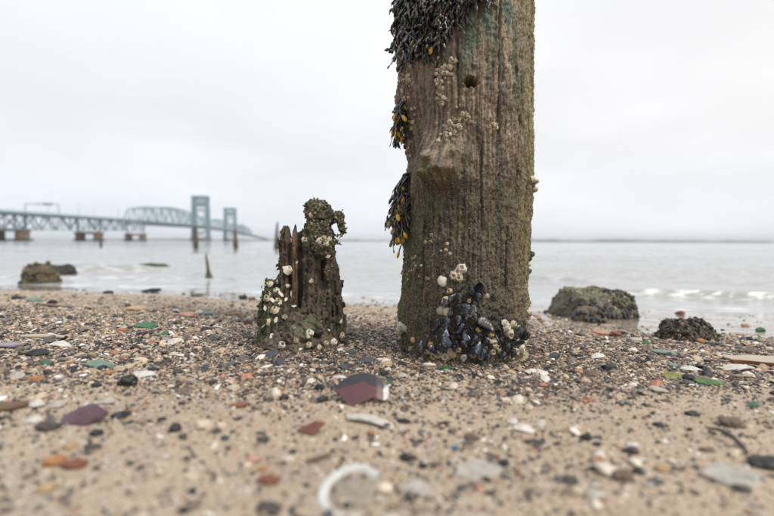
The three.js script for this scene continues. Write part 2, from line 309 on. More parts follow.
  { // sign gantry over the road
    const g = new THREE.Group(); g.name = 'sign_gantry'; bridge.add(g); const t = 1.64, y = deck(t), hh = 6.6;
    join('gantry_frame', [bar(at(t, y, -H - 1), at(t, y + hh, -H - 1), 0.35), bar(at(t, y, H + 1), at(t, y + hh, H + 1), 0.35), bar(at(t, y + hh, -H - 1), at(t, y + hh, H + 1), 0.5)], steel, g);
    join('road_sign', [bar(at(t, y + hh, -5.2), at(t, y + hh, -0.4), 0.3, 1.4)], dark, g); join('road_sign', [bar(at(t, y + hh, 1.2), at(t, y + hh, 2.6), 0.3, 1.2)], amber, g);
  }
  for (const t of [2.2, 1.95, 1.54, 1.28]) for (const s of [-1, 1]) join('lamp_post', [bar(at(t, deck(t), s * (H + 1)), at(t, deck(t) + 8, s * (H + 1)), 0.18), bar(at(t, deck(t) + 8, s * (H + 1)), at(t, deck(t) + 8.3, s * (H - 1)), 0.15)], steel);
}

// ------------------------------------------------------------------ the tall pile
const tab = (t, y) => { if (y <= t[0][0]) return t[0][1]; for (let i = 1; i < t.length; i++) if (y <= t[i][0]) { const u = (y - t[i - 1][0]) / (t[i][0] - t[i - 1][0]), s = u * u * (3 - 2 * u); return lerp(t[i - 1][1], t[i][1], s); } return t[t.length - 1][1]; };
const pileL = [[-0.15, 66.5], [0.0, 66], [0.097, 65], [0.2, 63.5], [0.27, 60], [0.36, 59.5], [0.42, 59], [0.47, 62], [0.55, 66.5], [0.64, 67], [0.78, 65], [1.9, 63]];
const pileR = [[-0.15, 55], [0.0, 57.5], [0.097, 61], [0.36, 64], [0.55, 62.5], [0.78, 60.5], [1.9, 60]];
const KN = { t: -0.56, y: 0.372 };
const wrapA = (a) => { while (a > Math.PI) a -= 2 * Math.PI; while (a < -Math.PI) a += 2 * Math.PI; return a; };
const HOLE = [[-0.13, 0.536, 0.014, 0.010, 0.045], [0.53, 0.563, 0.0035, 0.012, 0.014], [0.50, 0.235, 0.0025, 0.008, 0.006], [0.28, 0.60, 0.002, 0.02, 0.005]];
const CRACK = [[0.26, 0.42, 0.85, 0.016], [-0.32, 0.44, 0.66, 0.013], [0.62, 0.30, 0.62, 0.014], [0.05, 0.22, 0.47, 0.011], [-0.85, 0.10, 0.34, 0.012], [0.85, 0.08, 0.40, 0.014], [0.42, 0.10, 0.30, 0.010], [-0.6, 0.50, 0.80, 0.012], [1.05, 0.45, 0.85, 0.012]];
function pileRadius(th, y, fine = true) {
  const side = 0.5 + 0.5 * Math.sin(th);
  let r = lerp(tab(pileL, y), tab(pileR, y), side) * 0.00226;
  r += 0.006 * N3(Math.sin(th) * 1.6, y * 3.2, Math.cos(th) * 1.6) + 0.009 * N3(2.2, y * 17, 5.5) * sstep(-th, 0.8, 1.4) * (th > -2.2 ? 1 : 0.5);
  // the knob: overhangs below, fades away above, with a ridge running up to the edge
  const dt = wrapA(th - KN.t) * 0.15, dy = y - KN.y;
  r += 0.050 * Math.exp(-((dt / 0.050) ** 2)) * (dy < 0 ? Math.exp(-((dy / 0.034) ** 2)) : Math.exp(-((dy / 0.058) ** 2))) * (1 + 0.5 * N3(th * 9, y * 40, 6));
  r -= 0.008 * Math.exp(-((dt / 0.045) ** 2) - (((dy + 0.045) / 0.02) ** 2));
  const rd = dt + 0.012 + dy * 0.42; r += 0.012 * Math.exp(-((rd / 0.016) ** 2)) * sstep(dy, 0.0, 0.03) * (1 - sstep(dy, 0.07, 0.13));
  r -= 0.012 * Math.exp(-(((dt + 0.075 + 0.0) / 0.04) ** 2)) * Math.exp(-(((dy - 0.10) / 0.07) ** 2));
  // the mat of threads that holds the mussels at the foot
  const ma = wrapA(th - 0.0), md = Math.exp(-(((y - 0.06) / 0.05) ** 2)) * Math.exp(-((ma / 0.5) ** 2)) + 0.8 * Math.exp(-(((y - 0.05) / 0.025) ** 2)) * Math.exp(-(((th - 0.75) / 0.3) ** 2));
  r += 0.007 * md * (1 + 1.2 * N3(th * 16, y * 110, 3.3));
  if (!fine) return r;
  const wx = th + 0.05 * N3(th * 3, y * 6, 1.1), w2 = wx + 0.4 * Math.exp(-((dt / 0.07) ** 2) - ((dy / 0.09) ** 2)) * dy * 3;
  const sx = Math.sin(w2), cx = Math.cos(w2);
  const g1 = N3(sx * 9, y * 4.5, cx * 9) + 0.25 * N3(sx * 20, y * 30, cx * 20), g2 = N3(sx * 24, y * 13, cx * 24), g3 = N3(sx * 60, y * 16, cx * 60);
  const up = sstep(y, 0.1, 0.45), fiss = Math.pow(1 - Math.abs(g1), 7) * 0.0035 + Math.pow(1 - Math.abs(g2), 5) * 0.0022 + 0.0012 * g3;
  r -= fiss * 0.62 * (0.6 + 0.4 * up);
  r += 0.0085 * fbm(sx * 8, y * 38, cx * 8, 3) + 0.0048 * fbm(sx * 30, y * 130, cx * 30, 3) + 0.0013 * N3(sx * 70, y * 470, cx * 70) * (1.5 - up);
  for (const [ct, c0, c1, dep] of CRACK) if (y > c0 && y < c1) { const q = wrapA(th - ct - 0.05 * N3(ct * 9, y * 7, 1) - 0.012 * N3(ct, y * 50, 4)) * 0.15, e = sstep(y, c0, c0 + 0.06) * (1 - sstep(y, c1 - 0.06, c1)); if (Math.abs(q) < 0.008) r -= dep * e * Math.exp(-((q / 0.0019) ** 2)) * (0.6 + 0.6 * N3(ct * 5, y * 30, 8)); }
  for (const [ht, hy, a, b, dep] of HOLE) { const q = Math.hypot(wrapA(th - ht) * 0.15 / a, (y - hy) / b); if (q < 1.6) r -= dep * (1 - sstep(q + 0.5 * N3(th * 40, y * 260, 3), 0.55, 1.15)); }
  return r;
}
function pilePoint(th, y) { const r = pileRadius(th, y); return V(PILE.x + r * Math.sin(th), y, PILE.z + r * Math.cos(th)); }
function pileNormal(th, y) { const e = 0.03, h = 0.004, a = pt(th - e, y), b = pt(th + e, y), c = pt(th, y - h), d = pt(th, y + h); return b.sub(a).cross(d.sub(c)).normalize(); function pt(t, yy) { const r = pileRadius(t, yy, false); return V(r * Math.sin(t), yy, r * Math.cos(t)); } }
function hitPile(px, py) { // where the line of sight meets the pile (or passes it closest)
  const r = ray(px, py); let best = 9, bt = 0.9;
  for (let t = 0.6; t < 1.05; t += 0.0015) {
    const x = r.x * t - PILE.x, y = EYE + r.y * t, z = r.z * t - PILE.z, th = Math.atan2(x, z), q = Math.hypot(x, z) - pileRadius(th, y, false);
    if (q < best) { best = q; bt = t; } if (q < 0) break;
  }
  const x = r.x * bt - PILE.x, y = EYE + r.y * bt, z = r.z * bt - PILE.z, th = Math.atan2(x, z);
  return { th, y, p: pilePoint(th, y), n: pileNormal(th, y) };
}
const pile = base('wooden_pile', V(PILE.x, 0, PILE.z));
tag(pile, 'tall thick weathered wooden pile hung with seaweed, mussels round its foot', 'pile');
function pileColor(th, y) {
  const s = Math.sin(th), c = Math.cos(th), a = wrapA(th);
  const streak = N3(s * 26, y * 6, c * 26), s2 = N3(s * 60, y * 22, c * 60), blot = fbm(s * 5, y * 9, c * 5, 4), fine = N3(s * 110, y * 330, c * 110);
  let col = mix3([0.29, 0.222, 0.155], [0.056, 0.044, 0.029], sstep(0.7 * streak + 1.1 * blot + 0.5 * s2, -0.5, 0.55));
  col = mix3(col, [0.30, 0.235, 0.20], 0.6 * sstep(blot + 0.4 * s2, 0.12, 0.5) * sstep(y, 0.4, 0.55));
  const low = 1 - sstep(y + 0.16 * blot + 0.07 * streak + 0.03 * fine, 0.32, 0.40);                         // darker timber colour below the knob, ragged upper edge
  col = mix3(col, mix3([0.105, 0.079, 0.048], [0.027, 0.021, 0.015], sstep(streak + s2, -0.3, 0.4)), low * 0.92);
  const right = sstep(a + 0.2 * streak + 0.3 * blot, 0.42, 0.95);                             // green brown bloom on the seaward edge
  col = mix3(col, mix3([0.235, 0.205, 0.088], [0.095, 0.082, 0.036], sstep(s2 + streak, -0.3, 0.4)), right * 0.85);
  const gr = sstep(fbm(s * 7 + 3, y * 14, c * 7, 4) + 0.22 * s2, -0.12, 0.10) * sstep(y + 0.1 * blot, 0.50, 0.64) * (1 - sstep(Math.abs(a - 0.15), 0.3, 0.75));
  col = mix3(col, mix3([0.050, 0.095, 0.062], [0.11, 0.17, 0.12], sstep(fine, -0.2, 0.5)), gr * 0.85);
  const dt = wrapA(th - KN.t) * 0.15, dy = y - KN.y, kn = Math.exp(-(((dt + 0.018) / 0.022) ** 2) - ((dy / 0.03) ** 2));
  col = mix3(col, mix3([0.07, 0.062, 0.045], [0.115, 0.11, 0.055], sstep(s2, -0.2, 0.3)), 0.75 * sstep(fbm(s * 9 + 7, y * 20, c * 9, 4) + 0.2 * streak, 0.05, 0.3));
  col = mix3(col, [0.13, 0.135, 0.045], 0.7 * sstep(kn * (1 + 1.2 * blot), 0.3, 0.8));
  col = mix3(col, [0.22, 0.20, 0.14], 0.35 * sstep(fine + s2, -0.3, 0.5) * sstep(Math.exp(-((dt / 0.04) ** 2) - (((dy - 0.03) / 0.03) ** 2)) * (1 + s2), 0.35, 0.9));
  const moss = sstep(fbm(s * 8, y * 22, c * 8, 3) + 0.5 * Math.exp(-(((a + 1.45) / 0.25) ** 2)), 0.22, 0.45); col = mix3(col, [0.115, 0.13, 0.045], 0.6 * moss * (1 - sstep(y, 0.35, 0.5)));
  const mat = Math.exp(-(((y - 0.055) / 0.06) ** 2)) * Math.exp(-((a / 0.5) ** 2)) + 0.9 * Math.exp(-(((y - 0.045) / 0.03) ** 2)) * Math.exp(-(((a - 0.75) / 0.3) ** 2)); col = mix3(col, fine > 0 ? [0.045, 0.036, 0.027] : [0.028, 0.024, 0.020], sstep(mat + 0.5 * blot + 0.3 * fine, 0.3, 0.5)); // brown threads of the mussel bed
  const sp = sstep(N3(s * 150, y * 560, c * 150) + 0.5 * fbm(s * 30, y * 120, c * 30, 2), 0.1, 0.4), k = (1 + 0.4 * fine) * (1 - 0.6 * sp); return [col[0] * k, col[1] * k, col[2] * k];
}
{
  const ths = []; for (let i = 0; i <= 440; i++) ths.push(-1.85 + 3.7 * i / 440); for (let i = 1; i < 70; i++) ths.push(1.85 + (2 * Math.PI - 3.7) * i / 70); ths.push(2 * Math.PI - 1.85);
  const ys = axis([-0.14, -0.05, 0.006], [-0.05, 0.86, 0.00155], [0.86, 1.9, 0.02]);
  const mb = new MB(), nt = ths.length;
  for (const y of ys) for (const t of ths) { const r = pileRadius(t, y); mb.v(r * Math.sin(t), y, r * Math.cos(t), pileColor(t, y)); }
  for (let j = 0; j + 1 < ys.length; j++) for (let i = 0; i + 1 < nt; i++) { const a = j * nt + i; mb.q(a, a + 1, a + nt + 1, a + nt); }
  const c = mb.v(0, 1.9, 0, [0.2, 0.16, 0.13]), top = (ys.length - 1) * nt; for (let i = 0; i + 1 < nt; i++) mb.t(top + i, top + i + 1, c);
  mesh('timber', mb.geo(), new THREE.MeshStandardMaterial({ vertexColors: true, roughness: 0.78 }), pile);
}

// barnacle: a ribbed cone with an open top
function barnacleGeo(seg, seed) {
  const R = rng(seed), prof = [[1.12, -0.15], [1.0, 0.08], [0.78, 0.5], [0.6, 0.78], [0.5, 0.8], [0.42, 0.7], [0.34, 0.25], [0.0, 0.1]], g = new THREE.LatheGeometry(prof.map(([r, y]) => new THREE.Vector2(r, y)), seg), p = g.attributes.position, rib = [];
  for (let i = 0; i < seg; i++) rib.push(0.74 + 0.5 * R()); rib.push(rib[0]);
  for (let i = 0; i < p.count; i++) { const s = Math.floor(i / prof.length), k = rib[s]; p.setXYZ(i, p.getX(i) * k, p.getY(i) * (0.85 + 0.2 * rib[(s + 3) % seg]), p.getZ(i) * k); }
  g.deleteAttribute('uv'); const m = mergeVertices(g, 1e-4); m.computeVertexNormals(); return m;
}
const barnSmall = barnacleGeo(6, 3), barnMid = barnacleGeo(9, 4);
const UPV = V(0, 1, 0), q0 = new THREE.Quaternion(), q1 = new THREE.Quaternion(), m0 = new THREE.Matrix4(), colr = new THREE.Color();
function onNormal(n, twist) { return new THREE.Quaternion().setFromUnitVectors(UPV, n).multiply(new THREE.Quaternion().setFromAxisAngle(UPV, twist)); }
function scatterOn(name, geo, mat, list, parent, off) { // list of {p, n, s, h, c}
  const im = new THREE.InstancedMesh(geo, mat, list.length); im.name = name; im.castShadow = im.receiveShadow = true; im.userData.kind = 'stuff';
  const R = rng(list.length);
  list.forEach((e, i) => { m0.compose(e.p.clone().sub(off), onNormal(e.n, R() * 6.28), V(e.s, e.s * (e.h ?? 0.8), e.s)); im.setMatrixAt(i, m0); im.setColorAt(i, colr.setRGB(...e.c)); });
  parent.add(im); return im;
}
{ // fine crust of tiny barnacles over the lower half and along the edges
  const R = rng(21), list = [];
  for (let k = 0; k < 60000 && list.length < 12500; k++) {
    const th = -1.8 + 3.6 * R(), y = -0.01 + 0.82 * R() ** 1.25, pn = fbm(Math.sin(th) * 6, y * 10, Math.cos(th) * 6, 3);
    const dens = (y < 0.4 ? 0.8 - 0.4 * sstep(th, 0.3, 1) : 0.18) + 0.9 * pn + (th < -1.0 && y > 0.4 ? 0.55 : 0) + (th > 1.15 ? 0.1 : 0); if (R() > dens) continue;
    const s = (0.0006 + 0.0009 * R() ** 2.6) * (th < -1.0 && y > 0.4 ? 1.8 : 1), w = 0.6 + 0.6 * R();
    list.push({ p: pilePoint(th, y), n: pileNormal(th, y), s, h: 0.9, c: [0.25 * w, 0.20 * w, 0.14 * w] });
  }
  scatterOn('barnacle_crust', barnSmall, M(1, 1, 1, 0.8), list, pile, pile.position);
}
const cluster = (name, pts, n, spread, size, seed, cols) => { // a knot of barnacles strung along a few spots
  const R = rng(seed), list = [];
  for (let k = 0; k < n; k++) { const [px, py] = pts[Math.floor(R() * pts.length)], h = hitPile(px + (R() + R() - 1) * spread, py + (R() + R() - 1) * spread), w = 0.7 + 0.5 * R(), c = cols[Math.floor(R() * cols.length)];
    list.push({ p: h.p.addScaledVector(h.n, R() * size * 0.8), n: h.n.clone().add(V(R() - 0.5, R() - 0.5, R() - 0.5)).normalize(), s: size * (0.6 + 0.7 * R()), h: 1.1, c: [c[0] * w, c[1] * w, c[2] * w] }); }
  scatterOn(name, barnMid, M(1, 1, 1, 0.75), list, pile, pile.position);
};
const creams = [[0.42, 0.36, 0.25], [0.34, 0.28, 0.19], [0.50, 0.45, 0.35], [0.20, 0.165, 0.11]], dull = [[0.30, 0.26, 0.18], [0.22, 0.19, 0.13], [0.42, 0.36, 0.26], [0.10, 0.085, 0.06]];
cluster('barnacle_cluster', [[454, 60], [449, 66], [442, 72], [440, 82], [439, 92], [441, 101], [448, 72]], 62, 6, 0.0042, 31, creams);
cluster('barnacle_cluster', [[462, 112], [457, 120], [450, 128], [446, 136], [464, 121], [455, 126]], 85, 8, 0.0040, 32, dull.concat(creams));
cluster('barnacle_cluster', [[500, 70], [501, 84], [499, 92], [508, 68], [495, 124], [496, 128]], 18, 3, 0.0036, 33, creams);
cluster('barnacle_cluster', [[407, 66], [405, 80], [404, 95], [409, 110], [410, 125], [407, 140], [409, 152], [406, 72]], 150, 7, 0.0040, 34, dull);
cluster('barnacle_cluster', [[430, 240], [447, 245], [446, 249], [412, 262], [418, 270], [425, 279], [409, 273]], 30, 8, 0.0036, 35, creams.concat(dull));
cluster('barnacle_cluster', [[533, 180], [534, 190], [534, 255], [533, 265], [534, 272], [533, 298], [534, 304], [531, 314], [533, 318]], 40, 4, 0.0055, 36, creams.concat(dull));
cluster('barnacle_cluster', [[398, 328], [402, 332], [405, 327], [400, 337]], 20, 6, 0.0056, 37, creams);

// ------------------------------------------------------------------ rockweed on the pile
function frondStrap(mb, pts, w, th, col, side) {
  let prev = null;
  for (let i = 0; i < pts.length; i++) {
    const u = i / (pts.length - 1), ww = w * (0.45 + 0.9 * Math.sin(Math.PI * Math.min(0.9, 0.15 + u * 0.8))) * (i === pts.length - 1 ? 0.35 : 1), d = (pts[i + 1] ?? pts[i]).clone().sub(pts[i - 1] ?? pts[i]).normalize(), s = side.clone().addScaledVector(d, -side.dot(d)).normalize(), n = d.clone().cross(s), p = pts[i];
    const c = col(u), r = [mb.v(p.x + s.x * ww, p.y + s.y * ww, p.z + s.z * ww, c), mb.v(p.x + n.x * th, p.y + n.y * th, p.z + n.z * th, c), mb.v(p.x - s.x * ww, p.y - s.y * ww, p.z - s.z * ww, c), mb.v(p.x - n.x * th, p.y - n.y * th, p.z - n.z * th, c)];
    if (prev) for (let k = 0; k < 4; k++) mb.q(prev[k], prev[(k + 1) % 4], r[(k + 1) % 4], r[k]);
    else mb.q(r[0], r[1], r[2], r[3]);
    prev = r;
  }
  mb.q(prev[3], prev[2], prev[1], prev[0]);
}
const ball = new THREE.IcosahedronGeometry(1, 1);
function blob(mb, p, d, r, len, c) { // a swollen bladder
  const q = new THREE.Quaternion().setFromUnitVectors(UPV, d), a = ball.attributes.position, o = mb.p.length / 3, v = V(0, 0, 0);
  for (let i = 0; i < a.count; i++) { v.set(a.getX(i) * r, a.getY(i) * len, a.getZ(i) * r * 0.75).applyQuaternion(q); mb.v(p.x + v.x, p.y + v.y, p.z + v.z, c); }
  for (let i = 0; i < a.count; i += 3) mb.t(o + i, o + i + 1, o + i + 2);
}
function rockweed(label, anchors, seed, opt) {
  const R = rng(seed), wild = opt.wild ?? 1, o = base('rockweed_clump', V(PILE.x, 0, PILE.z)), fr = new MB(), tips = [];
  tag(o, label, 'seaweed', 'rockweed clumps growing on the tall pile');
  const keepOff = (p, off) => { const th = Math.atan2(p.x, p.z), q = Math.hypot(p.x, p.z), r = pileRadius(th, p.y, false) + off; if (q < r) { p.x *= r / q; p.z *= r / q; } };
  for (const h of anchors) {
    const p0 = h.p.clone().sub(o.position).addScaledVector(h.n, -0.002), len = opt.len * (0.55 + 0.9 * R()), n = 6, dark = R();
    const ca = dark < 0.6 ? [0.008, 0.009, 0.013] : dark < 0.85 ? [0.022, 0.020, 0.014] : [0.06, 0.048, 0.022], cb = mix3(ca, opt.tip[Math.floor(R() * opt.tip.length)], 0.35 + 0.5 * R());
    const side = V(R() - 0.5, R() * 0.4 - 0.2, R() - 0.5).normalize(); const dir = h.n.clone().multiplyScalar(0.5 + 0.6 * R()).add(V((R() - 0.5) * wild * 1.4, -0.25 - 0.5 * R(), R() - 0.5)).add(opt.lean).normalize();
    const grow = (p, d, L, k, c0, c1, w) => { const pts = [p.clone()]; for (let i = 0; i < k; i++) { d.add(V((R() - 0.5) * 0.5 * wild, -0.30, (R() - 0.5) * 0.5 * wild)).normalize(); p = p.clone().addScaledVector(d, L / k); keepOff(p, 0.0015 + 0.005 * R()); pts.push(p); } frondStrap(fr, pts, w, 0.0007, (u) => mix3(c0, c1, u), side); return p; };
    const p1 = grow(p0, dir, len * 0.45, 4, ca, mix3(ca, cb, 0.3), opt.w);
    for (const f of [-1, 1]) if (R() < 0.9) {
      const d2 = dir.clone().addScaledVector(side, f * (0.5 + 0.5 * R())).normalize(), p2 = grow(p1, d2, len * (0.2 + 0.25 * R()), 3, mix3(ca, cb, 0.3), mix3(ca, cb, 0.7), opt.w * 0.8);
      for (const f2 of [-1, 1]) if (R() < 0.8) {
        const d3 = d2.clone().addScaledVector(side, f2 * (0.5 + 0.6 * R())).add(V((R() - 0.5) * wild * 0.6, 0, (R() - 0.5) * wild * 0.6)).normalize(), e = grow(p2, d3, len * (0.12 + 0.22 * R()), 3, mix3(ca, cb, 0.7), cb, opt.w * (0.5 + 0.3 * R()));
        if (R() < opt.blad * 0.6) { const y = R() < opt.yellow; if (y) tips.push([e, d3.clone()]); else blob(fr, e, d3, 0.0014 + 0.0018 * R(), 0.003 + 0.0035 * R(), mix3(cb, [0.15, 0.13, 0.095], 0.75 * R())); }
      }
    }
  }
  mesh('fronds', fr.geo(), P(1, 1, 1, 0.30, { vertexColors: true, clearcoat: 0.5, clearcoatRoughness: 0.2 }), o);
  const ym = P(0.52, 0.31, 0.02, 0.35, {}), om = P(0.20, 0.155, 0.03, 0.35, {});
  for (const [e, d] of tips) { const b = new MB(); blob(b, V(0, 0, 0), d, 0.0034 + 0.0022 * R(), 0.006 + 0.004 * R(), [1, 1, 1]); const m = mesh('air_bladder', b.geo(), R() < opt.bright ? ym : om, o); m.position.copy(e); }
  return o;
}
{
  const R = rng(77), A = [], edge = [[392, 50], [397, 52], [407, 60], [420, 62], [432, 58], [440, 49], [453, 32], [463, 13], [486, 2], [492, -8]];
  const lim = (x) => { for (let i = 1; i < edge.length; i++) if (x <= edge[i][0]) return lerp(edge[i - 1][1], edge[i][1], (x - edge[i - 1][0]) / (edge[i][0] - edge[i - 1][0])); return -10; };
  while (A.length < 620) { const x = 398 + 92 * R(), y = -75 + 140 * R(); if (y < lim(x) - (x < 415 ? 3 : 9) - 8 * R()) A.push(hitPile(x, y)); }
  rockweed('large dark blue black seaweed mass draped over the upper pile', A, 78, { len: 0.042, w: 0.0040, wild: 1.9, lean: V(-0.1, 0.1, 0), tip: [[0.07, 0.062, 0.042], [0.12, 0.09, 0.03], [0.035, 0.04, 0.05], [0.02, 0.02, 0.024]], blad: 0.45, yellow: 0.03, bright: 0.3 });
  const B = []; for (let k = 0; k < 60; k++) B.push(hitPile(400 + 7 * R(), 100 + 24 * R()));
  rockweed('small fan of dark seaweed with bright yellow tips hanging from the pile side', B, 79, { len: 0.044, w: 0.0028, lean: V(-0.75, -0.2, 0), tip: [[0.035, 0.035, 0.04], [0.06, 0.055, 0.03]], blad: 0.8, yellow: 0.28, bright: 0.9 });
  const Cc = []; for (let k = 0; k < 110; k++) Cc.push(hitPile(406 + 4 * R(), 172 + 38 * R()));
  rockweed('long hanging bunch of dark seaweed with yellow bladders below the knob', Cc, 80, { len: 0.066, w: 0.0030, lean: V(-0.55, -0.25, 0), tip: [[0.03, 0.03, 0.032], [0.10, 0.08, 0.02], [0.05, 0.045, 0.05]], blad: 0.7, yellow: 0.2, bright: 0.6 });
}

// ------------------------------------------------------------------ mussels and shells at the foot of the pile
function valveGeo(sign) {
  const mb = new MB(), nu = 16, nv = 10, R = rng(5);
  for (let i = 0; i <= nu; i++) for (let j = 0; j <= nv; j++) {
    const u = i / nu, v = j / nv * Math.PI, w = 0.60 * Math.pow(u + 0.004, 0.85) * Math.pow(1.001 - u, 0.36), t = 0.24 * Math.pow(u + 0.004, 0.45) * Math.pow(1.001 - u, 0.45), ring = 0.5 + 0.5 * Math.sin(Math.pow(u, 1.4) * 40 + 0.6 * N3(u * 4, v * 2, 3));
    const c0 = [0.010, 0.012, 0.018], c1 = [0.062, 0.082, 0.115], k = 0.35 * ring * sstep(Math.sin(v), 0.35, 0.9) + 0.65 * Math.pow(1 - u, 3) + 0.35 * sstep(N3(u * 5, v * 3, 7), 0.0, 0.5);
    mb.v(w * Math.cos(v) + 0.09 * Math.sin(Math.PI * u), u, sign * t * Math.pow(Math.sin(v), 0.75), mix3(c0, k > 0.62 ? [0.26, 0.29, 0.34] : c1, clamp(k, 0, 1)));
  }
  for (let i = 0; i < nu; i++) for (let j = 0; j < nv; j++) { const a = i * (nv + 1) + j; if (sign > 0) mb.q(a, a + 1, a + nv + 2, a + nv + 1); else mb.q(a, a + nv + 1, a + nv + 2, a + 1); }
  return mb.geo();
}
const valveA = valveGeo(1), valveB = valveGeo(-1);
const musselMats = [P(1.0, 1.0, 1.0, 0.28, { vertexColors: true, clearcoat: 0.5, clearcoatRoughness: 0.2, side: THREE.DoubleSide }), P(1.5, 1.45, 1.4, 0.36, { vertexColors: true, clearcoat: 0.3, side: THREE.DoubleSide }), P(0.75, 0.7, 0.72, 0.25, { vertexColors: true, clearcoat: 0.6, side: THREE.DoubleSide }), P(2.2, 1.7, 1.3, 0.5, { vertexColors: true, side: THREE.DoubleSide })];
function mussel(hit, L, spin, lean, gape, mat, label, out = 0.004, group = 'mussels clustered at the foot of the tall pile') {
  const g = base('mussel', hit.p.clone().addScaledVector(hit.n, out));
  const a = mesh('valve', valveA, mat, g), b = mesh('valve', valveB, mat, g); a.rotation.x = gape; b.rotation.x = -gape; a.position.z = 0.002; b.position.z = -0.002;
  const up = V(Math.sin(spin), Math.cos(spin), 0).multiplyScalar(1 - lean).addScaledVector(hit.n, lean).normalize(), face = hit.n.clone().addScaledVector(up, -hit.n.dot(up)).normalize(), x = up.clone().cross(face);
  g.quaternion.setFromRotationMatrix(new THREE.Matrix4().makeBasis(x, up, face)).multiply(new THREE.Quaternion().setFromAxisAngle(UPV, (N3(hit.p.x * 900, hit.p.y * 900, 2)) * 2.2));
  g.scale.setScalar(L); g.position.addScaledVector(up, -L * 0.5);
  return tag(g, label, 'mussel', group);
}
{
  const R = rng(51), MUS = [[429.5, 322, 12], [437, 325, 15], [432, 337, 16], [449, 335, 15], [454, 337, 14], [454, 298, 12], [459.5, 297, 13], [465, 309, 14], [461, 328, 12], [465, 334, 12], [425.5, 345, 10], [466, 343, 12], [470, 309, 17], [471, 330, 13], [470, 349, 11], [477, 347, 12], [442, 346, 12], [436, 349, 11], [458, 318, 12], [449, 322, 12], [486, 337, 12], [499, 331, 14], [493, 336, 10], [484, 356, 9], [503, 346, 13], [476, 338, 12], [455, 348, 12], [463, 287, 11], [477, 298, 11], [444, 330, 11], [458, 341, 10], [497, 354, 11], [507, 352, 11], [481, 350, 10], [447, 303, 10], [472, 318, 12], [488, 345, 10], [440, 337, 10], [451, 312, 10], [460, 308, 11]];
  for (const [x, y, l] of MUS) { const h = hitPile(x, y), L = l * (0.7 + 0.6 * R()) * -h.p.z / FPX * 1.02; mussel(h, L, (R() - 0.5) * 1.5 + (R() < 0.2 ? Math.PI : 0), 0.05 + 0.4 * R(), R() < 0.3 ? 0.1 : 0.02, musselMats[Math.floor(R() ** 1.3 * 4)], 'blue black mussel packed into the cluster at the foot of the pile', 0.008 + 0.008 * R()); }
  mussel(hitPile(472, 290), 0.042, 0.5, 0.55, 0.28, musselMats[2], 'large gaping dark mussel topmost in the cluster on the pile', 0.010);
  mussel(hitPile(481, 327), 0.040, -1.1, 0.2, 0.03, musselMats[3], 'grey brown mussel lying slantwise across the cluster on the pile', 0.012);
  mussel(hitPile(511, 342), 0.036, 1.2, 0.25, 0.03, musselMats[0], 'largest glossy blue mussel in the group by the pile edge', 0.012);
  mussel(hitPile(516, 331), 0.026, 0.6, 0.3, 0.03, musselMats[0], 'small glossy blue mussel above the largest one by pale barnacles', 0.010);
  mussel(hitPile(521, 335), 0.028, 0.3, 0.3, 0.03, musselMats[2], 'dark oval mussel outermost at the pile edge beside the blue ones', 0.010);
}
const barnBig = [barnacleGeo(14, 8), barnacleGeo(12, 9), barnacleGeo(13, 10)], shellM = [M(0.46, 0.40, 0.29, 0.75), M(0.58, 0.53, 0.44, 0.7), M(0.42, 0.32, 0.2, 0.75), M(0.5, 0.3, 0.13, 0.75), M(0.33, 0.28, 0.21, 0.8), M(0.55, 0.40, 0.34, 0.75)];
const domeGeo = (() => { const g = new THREE.SphereGeometry(1, 18, 9, 0, Math.PI * 2, 0, Math.PI / 2), p = g.attributes.position; for (let i = 0; i < p.count; i++) { const x = p.getX(i), y = p.getY(i), z = p.getZ(i), k = 1 + 0.10 * N3(x * 2, y * 3, z * 2) + 0.03 * Math.sin(y * 26); p.setXYZ(i, x * k * 1.12 + 0.12 * y, y * 0.75 - 0.06, z * k); } g.deleteAttribute('uv'); g.computeVertexNormals(); return g; })();
function shellOn(hit, kind, r, mat, label, group, tilt = 0.35) {
  const R = rng(Math.floor(hit.p.x * 1e5 + hit.p.y * 7e5)), m = mesh(kind ? 'slipper_shell' : 'barnacle', kind ? domeGeo : barnBig[Math.floor(R() * 3)], shellM[mat]);
  m.position.copy(hit.p); m.quaternion.copy(onNormal(hit.n.clone().add(V((R() - 0.5) * tilt, (R() - 0.2) * tilt, 0)).normalize(), R() * 6)); m.scale.set(r, r * (kind ? 0.9 : 1.0), r);
  return tag(m, label, kind ? 'shell' : 'barnacle', group);
}
